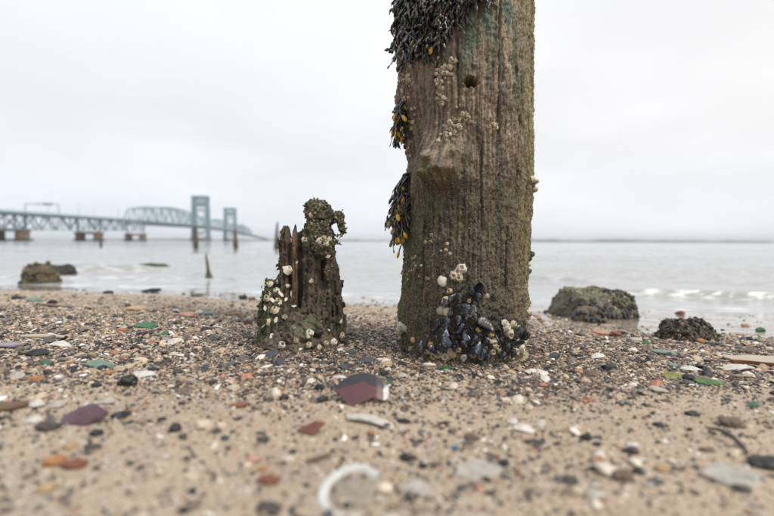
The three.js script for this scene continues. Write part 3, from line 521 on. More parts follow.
{
  const g = 'pale shells and barnacles among the mussels on the pile';
  const L = { a: 'cream open topped barnacle among the mussels on the pile', b: 'smooth round cream shell stuck above the mussels on the pile', c: 'tan barnacle low on the pile foot beside mussels', d: 'orange tan shell tucked between mussels on the pile' };
  for (const [x, y, k, px, mt, l] of [[443, 281, 1, 5.2, 1, 'b'], [440.5, 311, 1, 4.6, 4, 'b'], [447.5, 312, 1, 4.6, 0, 'b'], [458, 272, 0, 5, 1, 'a'], [462, 268, 0, 4.6, 1, 'a'], [454, 276, 0, 4.4, 0, 'a'], [459, 278, 0, 4, 0, 'a'], [445, 300, 0, 3.6, 2, 'a'], [449, 291, 0, 3, 0, 'a'], [463.5, 358, 0, 3.4, 1, 'c'], [452, 353, 1, 4.8, 2, 'd'], [439, 355, 0, 5, 2, 'c'], [446, 357, 0, 4.6, 0, 'c'], [434, 357, 0, 4.2, 2, 'c'], [431, 345, 1, 3.4, 3, 'd'], [413, 340, 1, 3, 3, 'd'], [410, 349, 0, 3.4, 4, 'c'], [485, 348, 1, 2.8, 3, 'd'], [493, 343, 0, 4.2, 0, 'a'], [492, 352, 0, 3.8, 0, 'c'], [492, 335, 1, 2.6, 3, 'd'], [506, 327, 0, 4.6, 1, 'a'], [509, 334, 0, 5, 0, 'a'], [504, 323, 0, 3.6, 1, 'a'], [512, 324, 0, 3.4, 0, 'a'], [515, 352, 0, 4.6, 0, 'c'], [521, 348, 0, 4.6, 1, 'c'], [522, 353, 0, 3.6, 0, 'c'], [487, 296, 1, 2.6, 4, 'b'], [478, 330, 1, 2.4, 3, 'd'], [500, 352, 0, 3.2, 4, 'c'], [400, 331, 0, 5, 0, 'c'], [402, 325, 0, 4.2, 1, 'c'], [397, 336, 0, 4.2, 0, 'c'], [473, 355, 0, 3.4, 4, 'c'], [508, 345, 0, 3, 0, 'a'], [517, 341, 0, 3, 1, 'a'], [525, 343, 0, 3.2, 0, 'c'], [511, 357, 0, 3.4, 0, 'c'], [503, 357, 0, 3, 2, 'c'], [496, 347, 0, 3, 2, 'a'], [488, 340, 0, 2.6, 0, 'a'], [519, 328, 0, 3, 1, 'a'], [480, 357, 0, 2.8, 2, 'c'], [427, 352, 0, 3.4, 2, 'c'], [421, 350, 0, 3, 4, 'c'], [469, 301, 0, 2.4, 0, 'a'], [445, 341, 0, 2.8, 0, 'a'], [458, 350, 0, 2.8, 2, 'c'], [496, 126, 1, 3.6, 1, 'e']]) {
    if (l === 'e') { shellOn(hitPile(x, y), 1, px * 0.00195, mt, 'small white shell alone on the bare face of the pile', null, 0.1).scale.z *= 0.6; continue; }
    shellOn(hitPile(x, y), k, px * 0.00205, mt, L[l], g);
  }
}

// ------------------------------------------------------------------ the broken stump
const STUMP = V(-0.19, G(-0.19, -0.97), -0.97), SS = 0.97 / FPX;
const smin = (a, b, k) => { const h = Math.max(k - Math.abs(a - b), 0) / k; return Math.min(a, b) - h * h * k * 0.25; };
const SU = (px) => (px - 303) * SS, SV = (py) => (346.5 - py) * SS;     // photo pixels to metres on the stump
const ell = (x, y, z, cx, cy, cz, rx, ry, rz) => { const q = Math.hypot((x - cx) / rx, (y - cy) / ry, (z - cz) / rz); return (q - 1) * Math.min(rx, ry, rz); };
const slab = (x, y, z, x0, x1, y1, zc, hz, r) => { const cx = (x0 + x1) / 2, hx = (x1 - x0) / 2, qx = Math.abs(x - cx) - hx + r, qy = Math.abs(y - y1 / 2 + 0.03) - y1 / 2 - 0.03 + r, qz = Math.abs(z - zc) - hz + r; return Math.hypot(Math.max(qx, 0), Math.max(qy, 0), Math.max(qz, 0)) + Math.min(0, Math.max(qx, qy, qz)) - r; };
function stumpWood(x, y, z) {
  const far = Math.max(SU(255) - 0.02 - x, x - SU(350), y - SV(222), Math.abs(z) - 0.098); if (far > 0) return far + 0.004;
  if (Math.abs(x) < 0.03 && Math.abs(z) < 0.012 && y < 0.16 && y > 0) return -0.02;
  const jag = 0.036 * N3(x * 70, 1.3, z * 60) + 0.014 * N3(x * 190, 4.4, z * 170), lean = y * 0.06;
  let d = slab(x + lean * 0.2, y + jag, z, SU(284), SU(306), SV(238), -0.004, 0.036, 0.012);
  d = smin(d, slab(x, y + jag, z, SU(303.5), SU(332), SV(232), 0.0, 0.038, 0.014), 0.006);
  d = Math.min(d, slab(x - 0.02 * (SV(262) - y) * 0.3, y + jag * 0.6, z, SU(329), SU(340) - Math.max(0, y - SV(285)) * 0.25, SV(262), -0.006, 0.026, 0.006));
  d = Math.min(d, slab(x, y + jag * 0.5, z, SU(284), SU(289.5) - Math.max(0, y - SV(245)) * 0.2, SV(229), 0.006, 0.010, 0.004));
  d = smin(d, ell(x, y, z, SU(301), -0.02, 0, 0.100, 0.125, 0.082), 0.03);
  d = smin(d, ell(x, y, z, SU(275), SV(315), 0.008, 0.028, 0.075, 0.04), 0.02);
  if (Math.abs(d) > 0.022) return d;
  const w = x + 0.006 * N3(x * 20, y * 14, z * 20);
  const grain = N3(w * 95, y * 9, z * 95), g2 = N3(w * 230, y * 26, z * 230), lump = fbm(x * 45, y * 40, z * 45, 3);
  d += 0.0075 * Math.pow(1 - Math.abs(grain), 4) - 0.004 + 0.0032 * g2 + 0.012 * lump + 0.004 * N3(x * 170, y * 150, z * 170);
  d += 0.026 * Math.exp(-(((x - SU(302)) / 0.005) ** 2)) * sstep(z, 0, 0.03) * sstep(y, SV(318), SV(300)) ;  // the split between the two halves
  d += 0.020 * Math.exp(-(((x - SU(293) - 0.004 * N3(1, y * 30, 2)) / 0.0036) ** 2)) * sstep(z, 0, 0.03) * sstep(y, SV(300), SV(285));
  d += 0.022 * Math.exp(-(((x - SU(317) - 0.006 * N3(5, y * 25, 2)) / 0.0045) ** 2)) * sstep(z, 0, 0.03) * sstep(y, SV(300), SV(275));
  const hol = ell(x, y, z, SU(323), SV(272), 0.045, 0.014, 0.055, 0.034) + 0.008 * N3(x * 80, y * 40, z * 80); d = Math.max(d, -hol);
  return d;
}
function stumpMound(x, y, z) {
  let d = ell(x, y, z, SU(308), -0.012, 0.042, 0.066, 0.098, 0.062); d = smin(d, ell(x, y, z, SU(290), -0.01, 0.035, 0.06, 0.055, 0.06), 0.03);
  if (Math.abs(d) > 0.02) return d;
  return d + 0.016 * fbm(x * 34, y * 34, z * 34, 4) + 0.005 * N3(x * 120, y * 120, z * 120) + 0.003 * N3(x * 300, y * 300, z * 300) + 0.003 * Math.pow(1 - Math.abs(N3(x * 60 + y * 30, y * 60, z * 40)), 5);
}
function stumpHead(x, y, z) {
  let d = ell(x, y, z, SU(318), SV(211), 0.0, 0.027, 0.023, 0.027);
  d = smin(d, ell(x, y, z, SU(319), SV(229), 0.004, 0.026, 0.034, 0.030), 0.02);
  d = smin(d, ell(x, y, z, SU(333), SV(218), 0.004, 0.025, 0.012, 0.015), 0.012);
  d = smin(d, ell(x, y, z, SU(342.5), SV(226), 0.004, 0.0075, 0.024, 0.009), 0.004);
  d = smin(d, ell(x, y, z, SU(322), SV(246), 0.012, 0.028, 0.03, 0.03), 0.02);
  if (Math.abs(d) > 0.02) return d;
  return d + 0.013 * fbm(x * 55, y * 55, z * 55, 3) + 0.005 * N3(x * 190, y * 190, z * 190);
}
const stump = base('broken_stump', STUMP);
tag(stump, 'short rotten broken pile stump crusted with algae and pale shells', 'stump');
{
  const mat = () => new THREE.MeshStandardMaterial({ vertexColors: true, roughness: 0.8 });
  const wood = recolor(surfaceNets([-0.13, -0.05, -0.11], [0.13, 0.30, 0.11], 0.0019, stumpWood), (x, y, z, nx, ny, nz) => {
    const st = N3(x * 120, y * 8, z * 120), bl = fbm(x * 30, y * 30, z * 30, 3), fine = N3(x * 400, y * 400, z * 400);
    let c = mix3([0.070, 0.051, 0.034], [0.022, 0.017, 0.012], sstep(st + bl, -0.35, 0.35));
    const raw = sstep(st + 0.7 * Math.exp(-(((x - SU(298)) / 0.016) ** 2)) - 0.15 + 0.3 * Math.exp(-(((x - SU(322)) / 0.012) ** 2)), 0.22, 0.5) * sstep(y, SV(310), SV(285)) * sstep(z, 0.0, 0.02);
    c = mix3(c, [0.14, 0.082, 0.047], raw * 0.8);
    c = mix3(c, [0.075, 0.085, 0.035], 0.75 * sstep(bl + 0.5 * sstep(-x, 0.02, 0.07) - 0.25, 0.0, 0.3) * (1 - raw));
    c = mix3(c, [0.10, 0.10, 0.05], 0.6 * sstep(N3(x * 90, y * 60, z * 90), 0.3, 0.5));
    const k = 1 + 0.4 * fine; return [c[0] * k, c[1] * k, c[2] * k]; });
  mesh('wood_core', wood, mat(), stump);
  const mound = recolor(surfaceNets([-0.13, -0.05, -0.08], [0.13, 0.12, 0.13], 0.002, stumpMound), (x, y, z) => {
    const bl = fbm(x * 26, y * 26, z * 26, 3), f = N3(x * 260 + y * 90, y * 160, z * 260);
    let c = mix3([0.115, 0.092, 0.062], [0.060, 0.047, 0.033], sstep(bl, -0.2, 0.25)); c = mix3(c, [0.085, 0.105, 0.055], 0.8 * sstep(bl + 0.7 * Math.exp(-(((x - SU(313)) / 0.03) ** 2) - (((y - SV(322)) / 0.025) ** 2)) - 0.3, 0.0, 0.3));
    const k = 1 + 0.35 * f; return [c[0] * k, c[1] * k, c[2] * k]; });
  mesh('fibrous_mound', mound, mat(), stump);
  const head = recolor(surfaceNets([-0.03, 0.19, -0.06], [0.12, 0.38, 0.07], 0.0018, stumpHead), (x, y, z) => {
    const bl = fbm(x * 40, y * 40, z * 40, 3), f = N3(x * 230, y * 230, z * 230);
    let c = mix3([0.045, 0.038, 0.026], [0.085, 0.080, 0.040], sstep(bl, -0.2, 0.2)); c = mix3(c, [0.20, 0.185, 0.12], 0.7 * sstep(f, 0.2, 0.5)); c = mix3(c, [0.022, 0.02, 0.016], 0.7 * sstep(-f, 0.2, 0.5)); return c; });
  mesh('algae_growth', head, mat(), stump);
  // loose splinters along the broken edge
  const R = rng(91);
  for (const [px, top, w, z] of [[288, 231, 3, 0.012], [284, 238, 3, 0.008], [299, 246, 2.6, 0.032], [336, 258, 3.4, 0.012], [338.5, 266, 3, 0.008]]) {
    const g = new THREE.CylinderGeometry(0.05, 0.5, 1, 6, 6), p = g.attributes.position, hgt = SV(top) - SV(300);
    for (let i = 0; i < p.count; i++) { const y = p.getY(i); p.setXYZ(i, p.getX(i) * w * SS + 0.006 * N3(y * 3 + px, 1, 2), y * hgt, p.getZ(i) * w * SS * 0.8 + 0.002 * N3(y * 3 + px, 7, 2)); }
    g.deleteAttribute('uv'); g.computeVertexNormals(); const m = mesh('splinter', g, M(0.062 + 0.02 * R(), 0.045 + 0.012 * R(), 0.031, 0.9), stump); m.position.set(SU(px), (SV(top) + SV(300)) / 2, z);
  }
}
function hitStump(px, py) {
  const r = ray(px, py); let bt = 0.95, best = 9;
  for (let t = 0.75; t < 1.08; t += 0.0012) { const x = r.x * t - STUMP.x, y = EYE + r.y * t - STUMP.y, z = r.z * t - STUMP.z, q = Math.min(stumpWood(x, y, z), stumpMound(x, y, z), stumpHead(x, y, z)); if (q < best) { best = q; bt = t; } if (q < 0) break; }
  const p = V(r.x * bt, EYE + r.y * bt, r.z * bt), f = (x, y, z) => Math.min(stumpWood(x, y, z), stumpMound(x, y, z), stumpHead(x, y, z)), l = p.clone().sub(STUMP), e = 0.006;
  const n = V(f(l.x + e, l.y, l.z) - f(l.x - e, l.y, l.z), f(l.x, l.y + e, l.z) - f(l.x, l.y - e, l.z), f(l.x, l.y, l.z + e) - f(l.x, l.y, l.z - e)).normalize(); if (n.z < 0.1) n.z = 0.1; n.normalize();
  return { p, n };
}
{ // algae tufts and small barnacles over the head and the shoulder
  const R = rng(92), list = [], tuft = new THREE.IcosahedronGeometry(1, 1);
  const gg = [stump.getObjectByName('algae_growth').geometry, stump.getObjectByName('wood_core').geometry], spots = [[303, 346, 198, 250, 1300], [262, 285, 262, 320, 260], [280, 340, 240, 330, 200]];
  for (const [x0, x1, y0, y1, n] of spots) for (let k = 0; k < n; k++) { let h; for (let q = 0; q < 200; q++) { const i = Math.floor(R() * gg.length), g0 = gg[i], j = Math.floor(R() * g0.attributes.position.count), X = g0.attributes.position.getX(j), Y = g0.attributes.position.getY(j); if (X > SU(x0) && X < SU(x1) && Y < SV(y0) && Y > SV(y1)) { h = { p: V(X, Y, g0.attributes.position.getZ(j)).add(STUMP), n: V(g0.attributes.normal.getX(j), g0.attributes.normal.getY(j), g0.attributes.normal.getZ(j)) }; break; } } if (!h) continue; const t = R(), w = 0.6 + 0.6 * R(), c = t < 0.35 ? [0.075, 0.075, 0.032] : t < 0.7 ? [0.045, 0.038, 0.026] : t < 0.9 ? [0.20, 0.17, 0.11] : [0.36, 0.32, 0.24];
    list.push({ p: h.p, n: h.n.clone().add(V(R() - 0.5, R() - 0.5, R() - 0.5)).normalize(), s: 0.0010 + 0.0018 * R() ** 2, h: 0.6 + 0.8 * R(), c: [c[0] * w, c[1] * w, c[2] * w] }); }
  const mg = stump.getObjectByName('fibrous_mound').geometry, fib = []; for (let k = 0; k < 1500; k++) { const j = Math.floor(R() * mg.attributes.position.count), n = V(mg.attributes.normal.getX(j), mg.attributes.normal.getY(j), mg.attributes.normal.getZ(j)), w = 0.5 + 0.9 * R(), c = R() < 0.25 ? [0.085, 0.09, 0.045] : [0.12, 0.095, 0.062]; fib.push({ p: V(mg.attributes.position.getX(j), mg.attributes.position.getY(j), mg.attributes.position.getZ(j)).add(STUMP), n: n.add(V((R() - 0.5) * 2.4, (R() - 0.7) * 2, (R() - 0.5) * 2)).normalize(), s: 0.0006 + 0.0005 * R(), h: 5 + 9 * R(), c: [c[0] * w, c[1] * w, c[2] * w] }); }
  scatterOn('root_fibres', new THREE.CylinderGeometry(0.3, 1, 1, 5), M(1, 1, 1, 0.9), fib, stump, STUMP);
  scatterOn('algae_tufts', tuft, M(1, 1, 1, 0.85), list, stump, STUMP);
  const chipG = [7, 8, 9].map((q) => { const Rr = rng(q * 17); return new ConvexGeometry(Array.from({ length: 14 }, () => V((Rr() * 2 - 1) * 1.2, Rr() * 2 - 1, Rr() * 2 - 1))); }), g = 'pale shells and barnacles on the broken stump', ring = 'cream ringed barnacle on the rounded foot of the stump', chip = 'white shell chip stuck to the flank of the stump', up = 'pale barnacle under the algae cap of the stump';
  for (const [x, y, k, px, mt, l] of [[309, 333.5, 0, 4.2, 1, ring], [282.5, 345, 0, 4.2, 1, ring], [309, 344.5, 0, 3, 0, ring], [334, 342, 0, 3.8, 1, ring], [326, 343, 0, 2.8, 0, ring], [287.5, 270, 0, 5, 1, chip], [276.5, 291, 0, 4, 1, chip], [281, 294, 1, 3.6, 1, chip], [291.5, 293.5, 1, 3.4, 1, chip], [281, 303, 1, 4, 1, chip], [275, 310, 0, 4.4, 0, chip], [270, 284, 0, 3.6, 0, chip], [283, 309, 1, 3, 0, chip], [267, 298, 0, 3.4, 0, chip], [320, 241, 0, 3.6, 1, up], [325, 243, 0, 4, 1, up], [329, 239, 0, 3.2, 1, up], [324, 238, 0, 3, 0, up], [311.5, 215, 0, 3.2, 5, up], [304.5, 240, 0, 2.8, 0, up], [301, 348.5, 1, 3.4, 1, chip], [311.5, 281, 0, 2.4, 0, chip], [341, 321, 1, 2.6, 0, chip], [329, 330, 1, 2.2, 1, chip], [337, 349, 1, 2.6, 0, ring], [296, 340, 0, 2.6, 4, ring], [319, 347, 0, 2.8, 0, ring], [272, 336, 1, 3, 1, chip], [268, 322, 0, 3.2, 0, chip], [285, 317, 0, 2.6, 4, chip], [342, 335, 0, 2.8, 0, ring], [294, 327, 0, 2.2, 4, ring], [322, 321, 1, 2, 1, ring], [297, 262, 1, 2, 1, chip], [265, 308, 1, 3, 1, chip], [270, 293, 1, 2.6, 0, chip], [278, 300, 0, 2.6, 0, chip], [286, 300, 1, 2.4, 1, chip], [288, 286, 0, 2.4, 0, chip], [278, 282, 0, 2.4, 4, chip], [264, 326, 1, 2.8, 1, chip], [276, 320, 1, 2.8, 1, chip], [282, 332, 0, 2.4, 4, chip], [294, 306, 1, 2.2, 1, chip], [272, 300, 1, 3, 1, chip], [328, 257, 1, 2.4, 5, up]]) { const m = shellOn(hitStump(x, y), k, px * 0.0021, mt, l, g, 0.9); if (k) { m.name = numbered('shell_chip'); m.geometry = chipG[Math.floor(x) % 3]; m.scale.y *= 0.45; m.scale.z *= 0.8; } }
  shellOn(hitStump(291, 240.5), 1, 0.007, 5, 'pinkish shell on the broken top edge of the stump', g);
  const sn = mesh('periwinkle', (() => { const gg = new THREE.SphereGeometry(1, 16, 12), p = gg.attributes.position; for (let i = 0; i < p.count; i++) { const a = Math.atan2(p.getZ(i), p.getX(i)), y = p.getY(i), k = 1 + 0.08 * Math.sin(y * 9 + a) - 0.25 * Math.max(0, y); p.setXYZ(i, p.getX(i) * k, y * 1.15, p.getZ(i) * k); } gg.deleteAttribute('uv'); gg.computeVertexNormals(); return gg; })(), P(0.02, 0.02, 0.02, 0.35));
  const hs = hitStump(318, 333); sn.position.copy(hs.p).addScaledVector(hs.n, 0.003); sn.scale.setScalar(0.010); sn.quaternion.copy(onNormal(hs.n, 1)); tag(sn, 'round black snail beside the ringed barnacle on the stump foot', 'snail');
}

// ------------------------------------------------------------------ rocks
function rockThing(label, p, rx, ry, rz, seed, box, rough, colorF, turn = 0, cell) {
  const c = cell ?? Math.max(rx, ry, rz) / 42, o = seed * 3.7;
  const g = surfaceNets([-rx * 1.25, -ry * 0.45, -rz * 1.25], [rx * 1.25, ry * 1.3, rz * 1.25], c, (x, y, z) => {
    const n = Math.pow(Math.pow(Math.abs(x / rx), box) + Math.pow(Math.abs(y / ry), box) + Math.pow(Math.abs(z / rz), box), 1 / box), d = (n - 1) * Math.min(rx, ry, rz), s = 1 / rx; if (Math.abs(d) > Math.min(rx, ry, rz) * 0.55) return d;
    return d + Math.min(rx, ry, rz) * (0.42 * fbm(x * s * 1.3 + o, y * s * 1.3, z * s * 1.3, 2) + rough * 0.22 * fbm(x * s * 6 + o, y * s * 6, z * s * 6, 3) + rough * 0.08 * N3(x * s * 24, y * s * 24, z * s * 24 + o));
  });
  recolor(g, (x, y, z, nx, ny, nz) => colorF(x / rx, y / ry, z / rz, ny));
  const grp = base('rock', p); grp.rotation.y = turn; mesh('boulder', g, new THREE.MeshStandardMaterial({ vertexColors: true, roughness: 0.72 }), grp);
  grp.userData.sdfGeo = g; delete grp.userData.sdfGeo; tag(grp, label, 'rock'); return [grp, g];
}
function crust(grp, g, n, seed, cols, size, filt, geo = barnMid, name = 'barnacle_crust') {
  const R = rng(seed), p = g.attributes.position, nn = g.attributes.normal, list = [];
  for (let k = 0; k < n * 16 && list.length < n; k++) { const i = Math.floor(R() * p.count), P0 = V(p.getX(i), p.getY(i), p.getZ(i)), Nn = V(nn.getX(i), nn.getY(i), nn.getZ(i)); if (P0.y < -0.01 || !filt(P0, Nn, R)) continue; const c = cols[Math.floor(R() * cols.length)], w = 0.6 + 0.7 * R(); list.push({ p: P0, n: Nn.add(V(R() - 0.5, R() - 0.5, R() - 0.5)).normalize(), s: size * (0.5 + R()), h: 0.9 + 0.6 * R(), c: [c[0] * w, c[1] * w, c[2] * w] }); }
  scatterOn(name, geo, M(1, 1, 1, 0.6), list, grp, V(0, 0, 0));
}
const rocky = (a, b, c, s) => (x, y, z, ny) => { const t = fbm(x * 3 + s, y * 3, z * 3, 3), f = N3(x * 13, y * 13 + s, z * 13); let k = mix3(a, b, sstep(t, -0.2, 0.25)); k = mix3(k, c, 0.8 * sstep(f + t, 0.25, 0.5)); const m = 1 + 0.3 * N3(x * 30, y * 30, z * 30); return [k[0] * m, k[1] * m, k[2] * m]; };
const pebbleGeo = new THREE.IcosahedronGeometry(1, 2);
{
  let p = onGround(590, 318); p.z -= 0.12; p.x *= 1.07; p.y = G(p.x, p.z) - 0.01;
  let [g, ge] = rockThing('broad flat topped rock crusted with mussels and rockweed at the water edge', p, 0.165, 0.120, 0.12, 3, 4.5, 0.6, rocky([0.12, 0.105, 0.078], [0.045, 0.042, 0.034], [0.21, 0.19, 0.13], 3), 0.1);
  crust(g, ge, 420, 5, [[0.02, 0.022, 0.03], [0.04, 0.04, 0.045], [0.09, 0.08, 0.05], [0.012, 0.012, 0.016]], 0.0070, (q, n, R) => q.x > -0.13 && ((n.z > 0.3 && q.y < 0.09 && R() < 0.9) || q.x > 0.06), pebbleGeo, 'mussel_crust');
  crust(g, ge, 420, 6, [[0.30, 0.26, 0.17], [0.20, 0.18, 0.10], [0.12, 0.11, 0.06], [0.36, 0.32, 0.23]], 0.0050, (q, n) => n.y > 0.35 && q.x > -0.12);
  crust(g, ge, 90, 7, [[0.22, 0.17, 0.03], [0.13, 0.11, 0.03], [0.07, 0.06, 0.025]], 0.0065, (q, n) => q.x > 0.05 && q.y > 0.05, pebbleGeo, 'rockweed_tufts');
  p = onGround(593, 323); p.z -= 0.035; p.y = G(p.x, p.z) + 0.004; [g, ge] = rockThing('small rounded brown rock leaning against the broad crusted rock', p, 0.056, 0.053, 0.04, 9, 2.6, 0.5, rocky([0.13, 0.10, 0.075], [0.05, 0.042, 0.035], [0.24, 0.18, 0.13], 5)); crust(g, ge, 40, 8, [[0.02, 0.02, 0.025]], 0.006, (q, n) => n.z > 0.2 && q.y < 0.04, pebbleGeo, 'mussel_crust');
  p = onGround(686, 341); p.z -= 0.05; p.x *= 1.04; p.y = G(p.x, p.z) - 0.006; [g, ge] = rockThing('rough dark brown lump of barnacled rock on wet sand', p, 0.082, 0.064, 0.062, 14, 1.7, 1.5, rocky([0.065, 0.052, 0.038], [0.030, 0.025, 0.02], [0.14, 0.115, 0.08], 7), 0.2);
  crust(g, ge, 520, 9, [[0.05, 0.042, 0.03], [0.10, 0.08, 0.055], [0.025, 0.02, 0.017], [0.16, 0.13, 0.09]], 0.0038, () => true);
  p = onWater(32, 284); p.z -= 0.1; p.y = WATER - 0.05; [g, ge] = rockThing('upright brown rock in the shallows beside a black boulder', p, 0.125, 0.215, 0.11, 21, 3, 0.9, rocky([0.11, 0.085, 0.055], [0.05, 0.042, 0.03], [0.17, 0.13, 0.07], 9), 0.3); crust(g, ge, 120, 10, [[0.10, 0.09, 0.03], [0.04, 0.035, 0.025]], 0.012, () => true, pebbleGeo, 'algae_tufts');
  p = onWater(54, 275); p.z -= 0.1; p.y = WATER - 0.05; [g, ge] = rockThing('low black wet boulder in the shallows', p, 0.16, 0.155, 0.12, 27, 2.6, 0.7, rocky([0.035, 0.034, 0.033], [0.018, 0.018, 0.019], [0.07, 0.065, 0.055], 11));
  p = onWater(154, 266.5); p.y = WATER - 0.05; [g, ge] = rockThing('flat weed covered rock awash off the beach', p, 0.24, 0.10, 0.13, 33, 2.2, 0.9, rocky([0.06, 0.06, 0.035], [0.03, 0.03, 0.022], [0.11, 0.10, 0.05], 13));
  p = onWater(147, 270); p.y = WATER - 0.04; [g, ge] = rockThing('small dark stone awash beside the flat weedy rock', p, 0.06, 0.065, 0.05, 39, 2.2, 0.7, rocky([0.03, 0.03, 0.03], [0.02, 0.02, 0.02], [0.06, 0.06, 0.05], 15));
}

// ------------------------------------------------------------------ posts standing in the water
function post(label, px, top, bot, w, seed, lean = 0, taper = 0.35, flare = 0) {
  const p = onWater(px, bot), s = mPerPx(p), H = (bot - top) * s, r = w * s / 2, mb = new MB(), nt = 22, ny = 44, ex = 0.35;
  for (let j = 0; j <= ny; j++) for (let i = 0; i <= nt; i++) {
    const u = j / ny, th = i / nt * Math.PI * 2, y = -ex + u * (H + ex), k = Math.max(0, y / H), hi = 1 - 0.25 * (0.5 + 0.5 * N3(Math.sin(th) * 1.3 + seed, 2, Math.cos(th) * 1.3)) * k, rr = r * (1 - (1 - taper) * Math.pow(k, 1.6)) * (1 + flare * Math.exp(-k * 9)) * (1 + 0.28 * N3(Math.sin(th) * 2 + seed, y * 3 / H, Math.cos(th) * 2));
    const f = N3(Math.sin(th) * 6 + seed, y * 9 / H, Math.cos(th) * 6), c = mix3([0.13, 0.105, 0.075], [0.06, 0.052, 0.038], sstep(f, -0.3, 0.3));
    mb.v(rr * Math.sin(th) + lean * k * H, y * hi, rr * Math.cos(th), mix3([0.06, 0.058, 0.035], c, sstep(k + 0.3 * f, 0.16, 0.22)));
  }
  for (let j = 0; j < ny; j++) for (let i = 0; i < nt; i++) { const a = j * (nt + 1) + i; mb.q(a, a + 1, a + nt + 2, a + nt + 1); }
  const c = mb.v(lean * H, H * 0.72, 0, [0.1, 0.08, 0.06]); for (let i = 0; i < nt; i++) mb.t(ny * (nt + 1) + i, ny * (nt + 1) + i + 1, c);
  const m = mesh('mooring_post', mb.geo(), new THREE.MeshStandardMaterial({ vertexColors: true, roughness: 0.85 })); m.position.copy(p);
  tag(m, label, 'post', 'old wooden posts standing in the water');
}
post('leaning jagged post just off the beach, broad at its base', 209, 251, 277.5, 3.2, 3, -0.10, 0.5, 1.5);
post('tapering old post in front of the nearer bridge tower', 196, 224, 248.5, 4.6, 9, 0.01, 0.45);
post('tapering old post in front of the farther bridge tower', 236, 226, 248.5, 4.6, 15, -0.04, 0.35);
post('tall pointed post standing behind the broken stump', 276, 219, 249, 4.4, 21, 0.05, 0.3);
post('short post close beside the tall pointed one behind the stump', 280.5, 229, 249, 3.2, 27, 0.02, 0.3);
post('small dark post below the bridge truss', 101, 236, 246.5, 2.8, 33, 0, 0.8);

// ------------------------------------------------------------------ gravel
const pebbles = [];
for (let v = 0; v < 7; v++) { const g = new THREE.IcosahedronGeometry(1, v < 5 ? 2 : 1), p = g.attributes.position, f = 0.45 + 0.4 * ((v * 0.37) % 1); for (let i = 0; i < p.count; i++) { const x = p.getX(i), y = p.getY(i), z = p.getZ(i), k = 1 + 0.38 * N3(x * 1.1 + v * 9, y * 1.1, z * 1.1) + 0.14 * N3(x * 2.6, y * 2.6 + v * 5, z * 2.6); p.setXYZ(i, x * k * (0.8 + 0.07 * v), y * k * f, z * k); } g.deleteAttribute('uv'); const m = v < 5 ? mergeVertices(g, 1e-4) : g; m.computeVertexNormals(); recolor(m, (x, y, z) => { const w = 0.85 + 0.3 * (0.5 + N3(x * 3, y * 3, z * 3 + v)) * 0.7; return [w, w, w]; }); pebbles.push(m); }
const stoneTones = [[0.38, 0.275, 0.18], [0.46, 0.365, 0.265], [0.25, 0.175, 0.12], [0.52, 0.455, 0.375], [0.15, 0.11, 0.083], [0.09, 0.075, 0.064], [0.028, 0.026, 0.026], [0.012, 0.012, 0.014], [0.09, 0.095, 0.105], [0.62, 0.58, 0.52], [0.36, 0.16, 0.10], [0.30, 0.28, 0.26]];
const toneCum = [0.14, 0.25, 0.35, 0.42, 0.53, 0.65, 0.77, 0.88, 0.91, 0.955, 0.985, 1];
const blocked = (x, z, m = 0) => Math.hypot(x - PILE.x, z - PILE.z) < 0.142 - m || Math.hypot((x - STUMP.x) / 0.088, (z - STUMP.z) / 0.085) < 1 - m * 5;
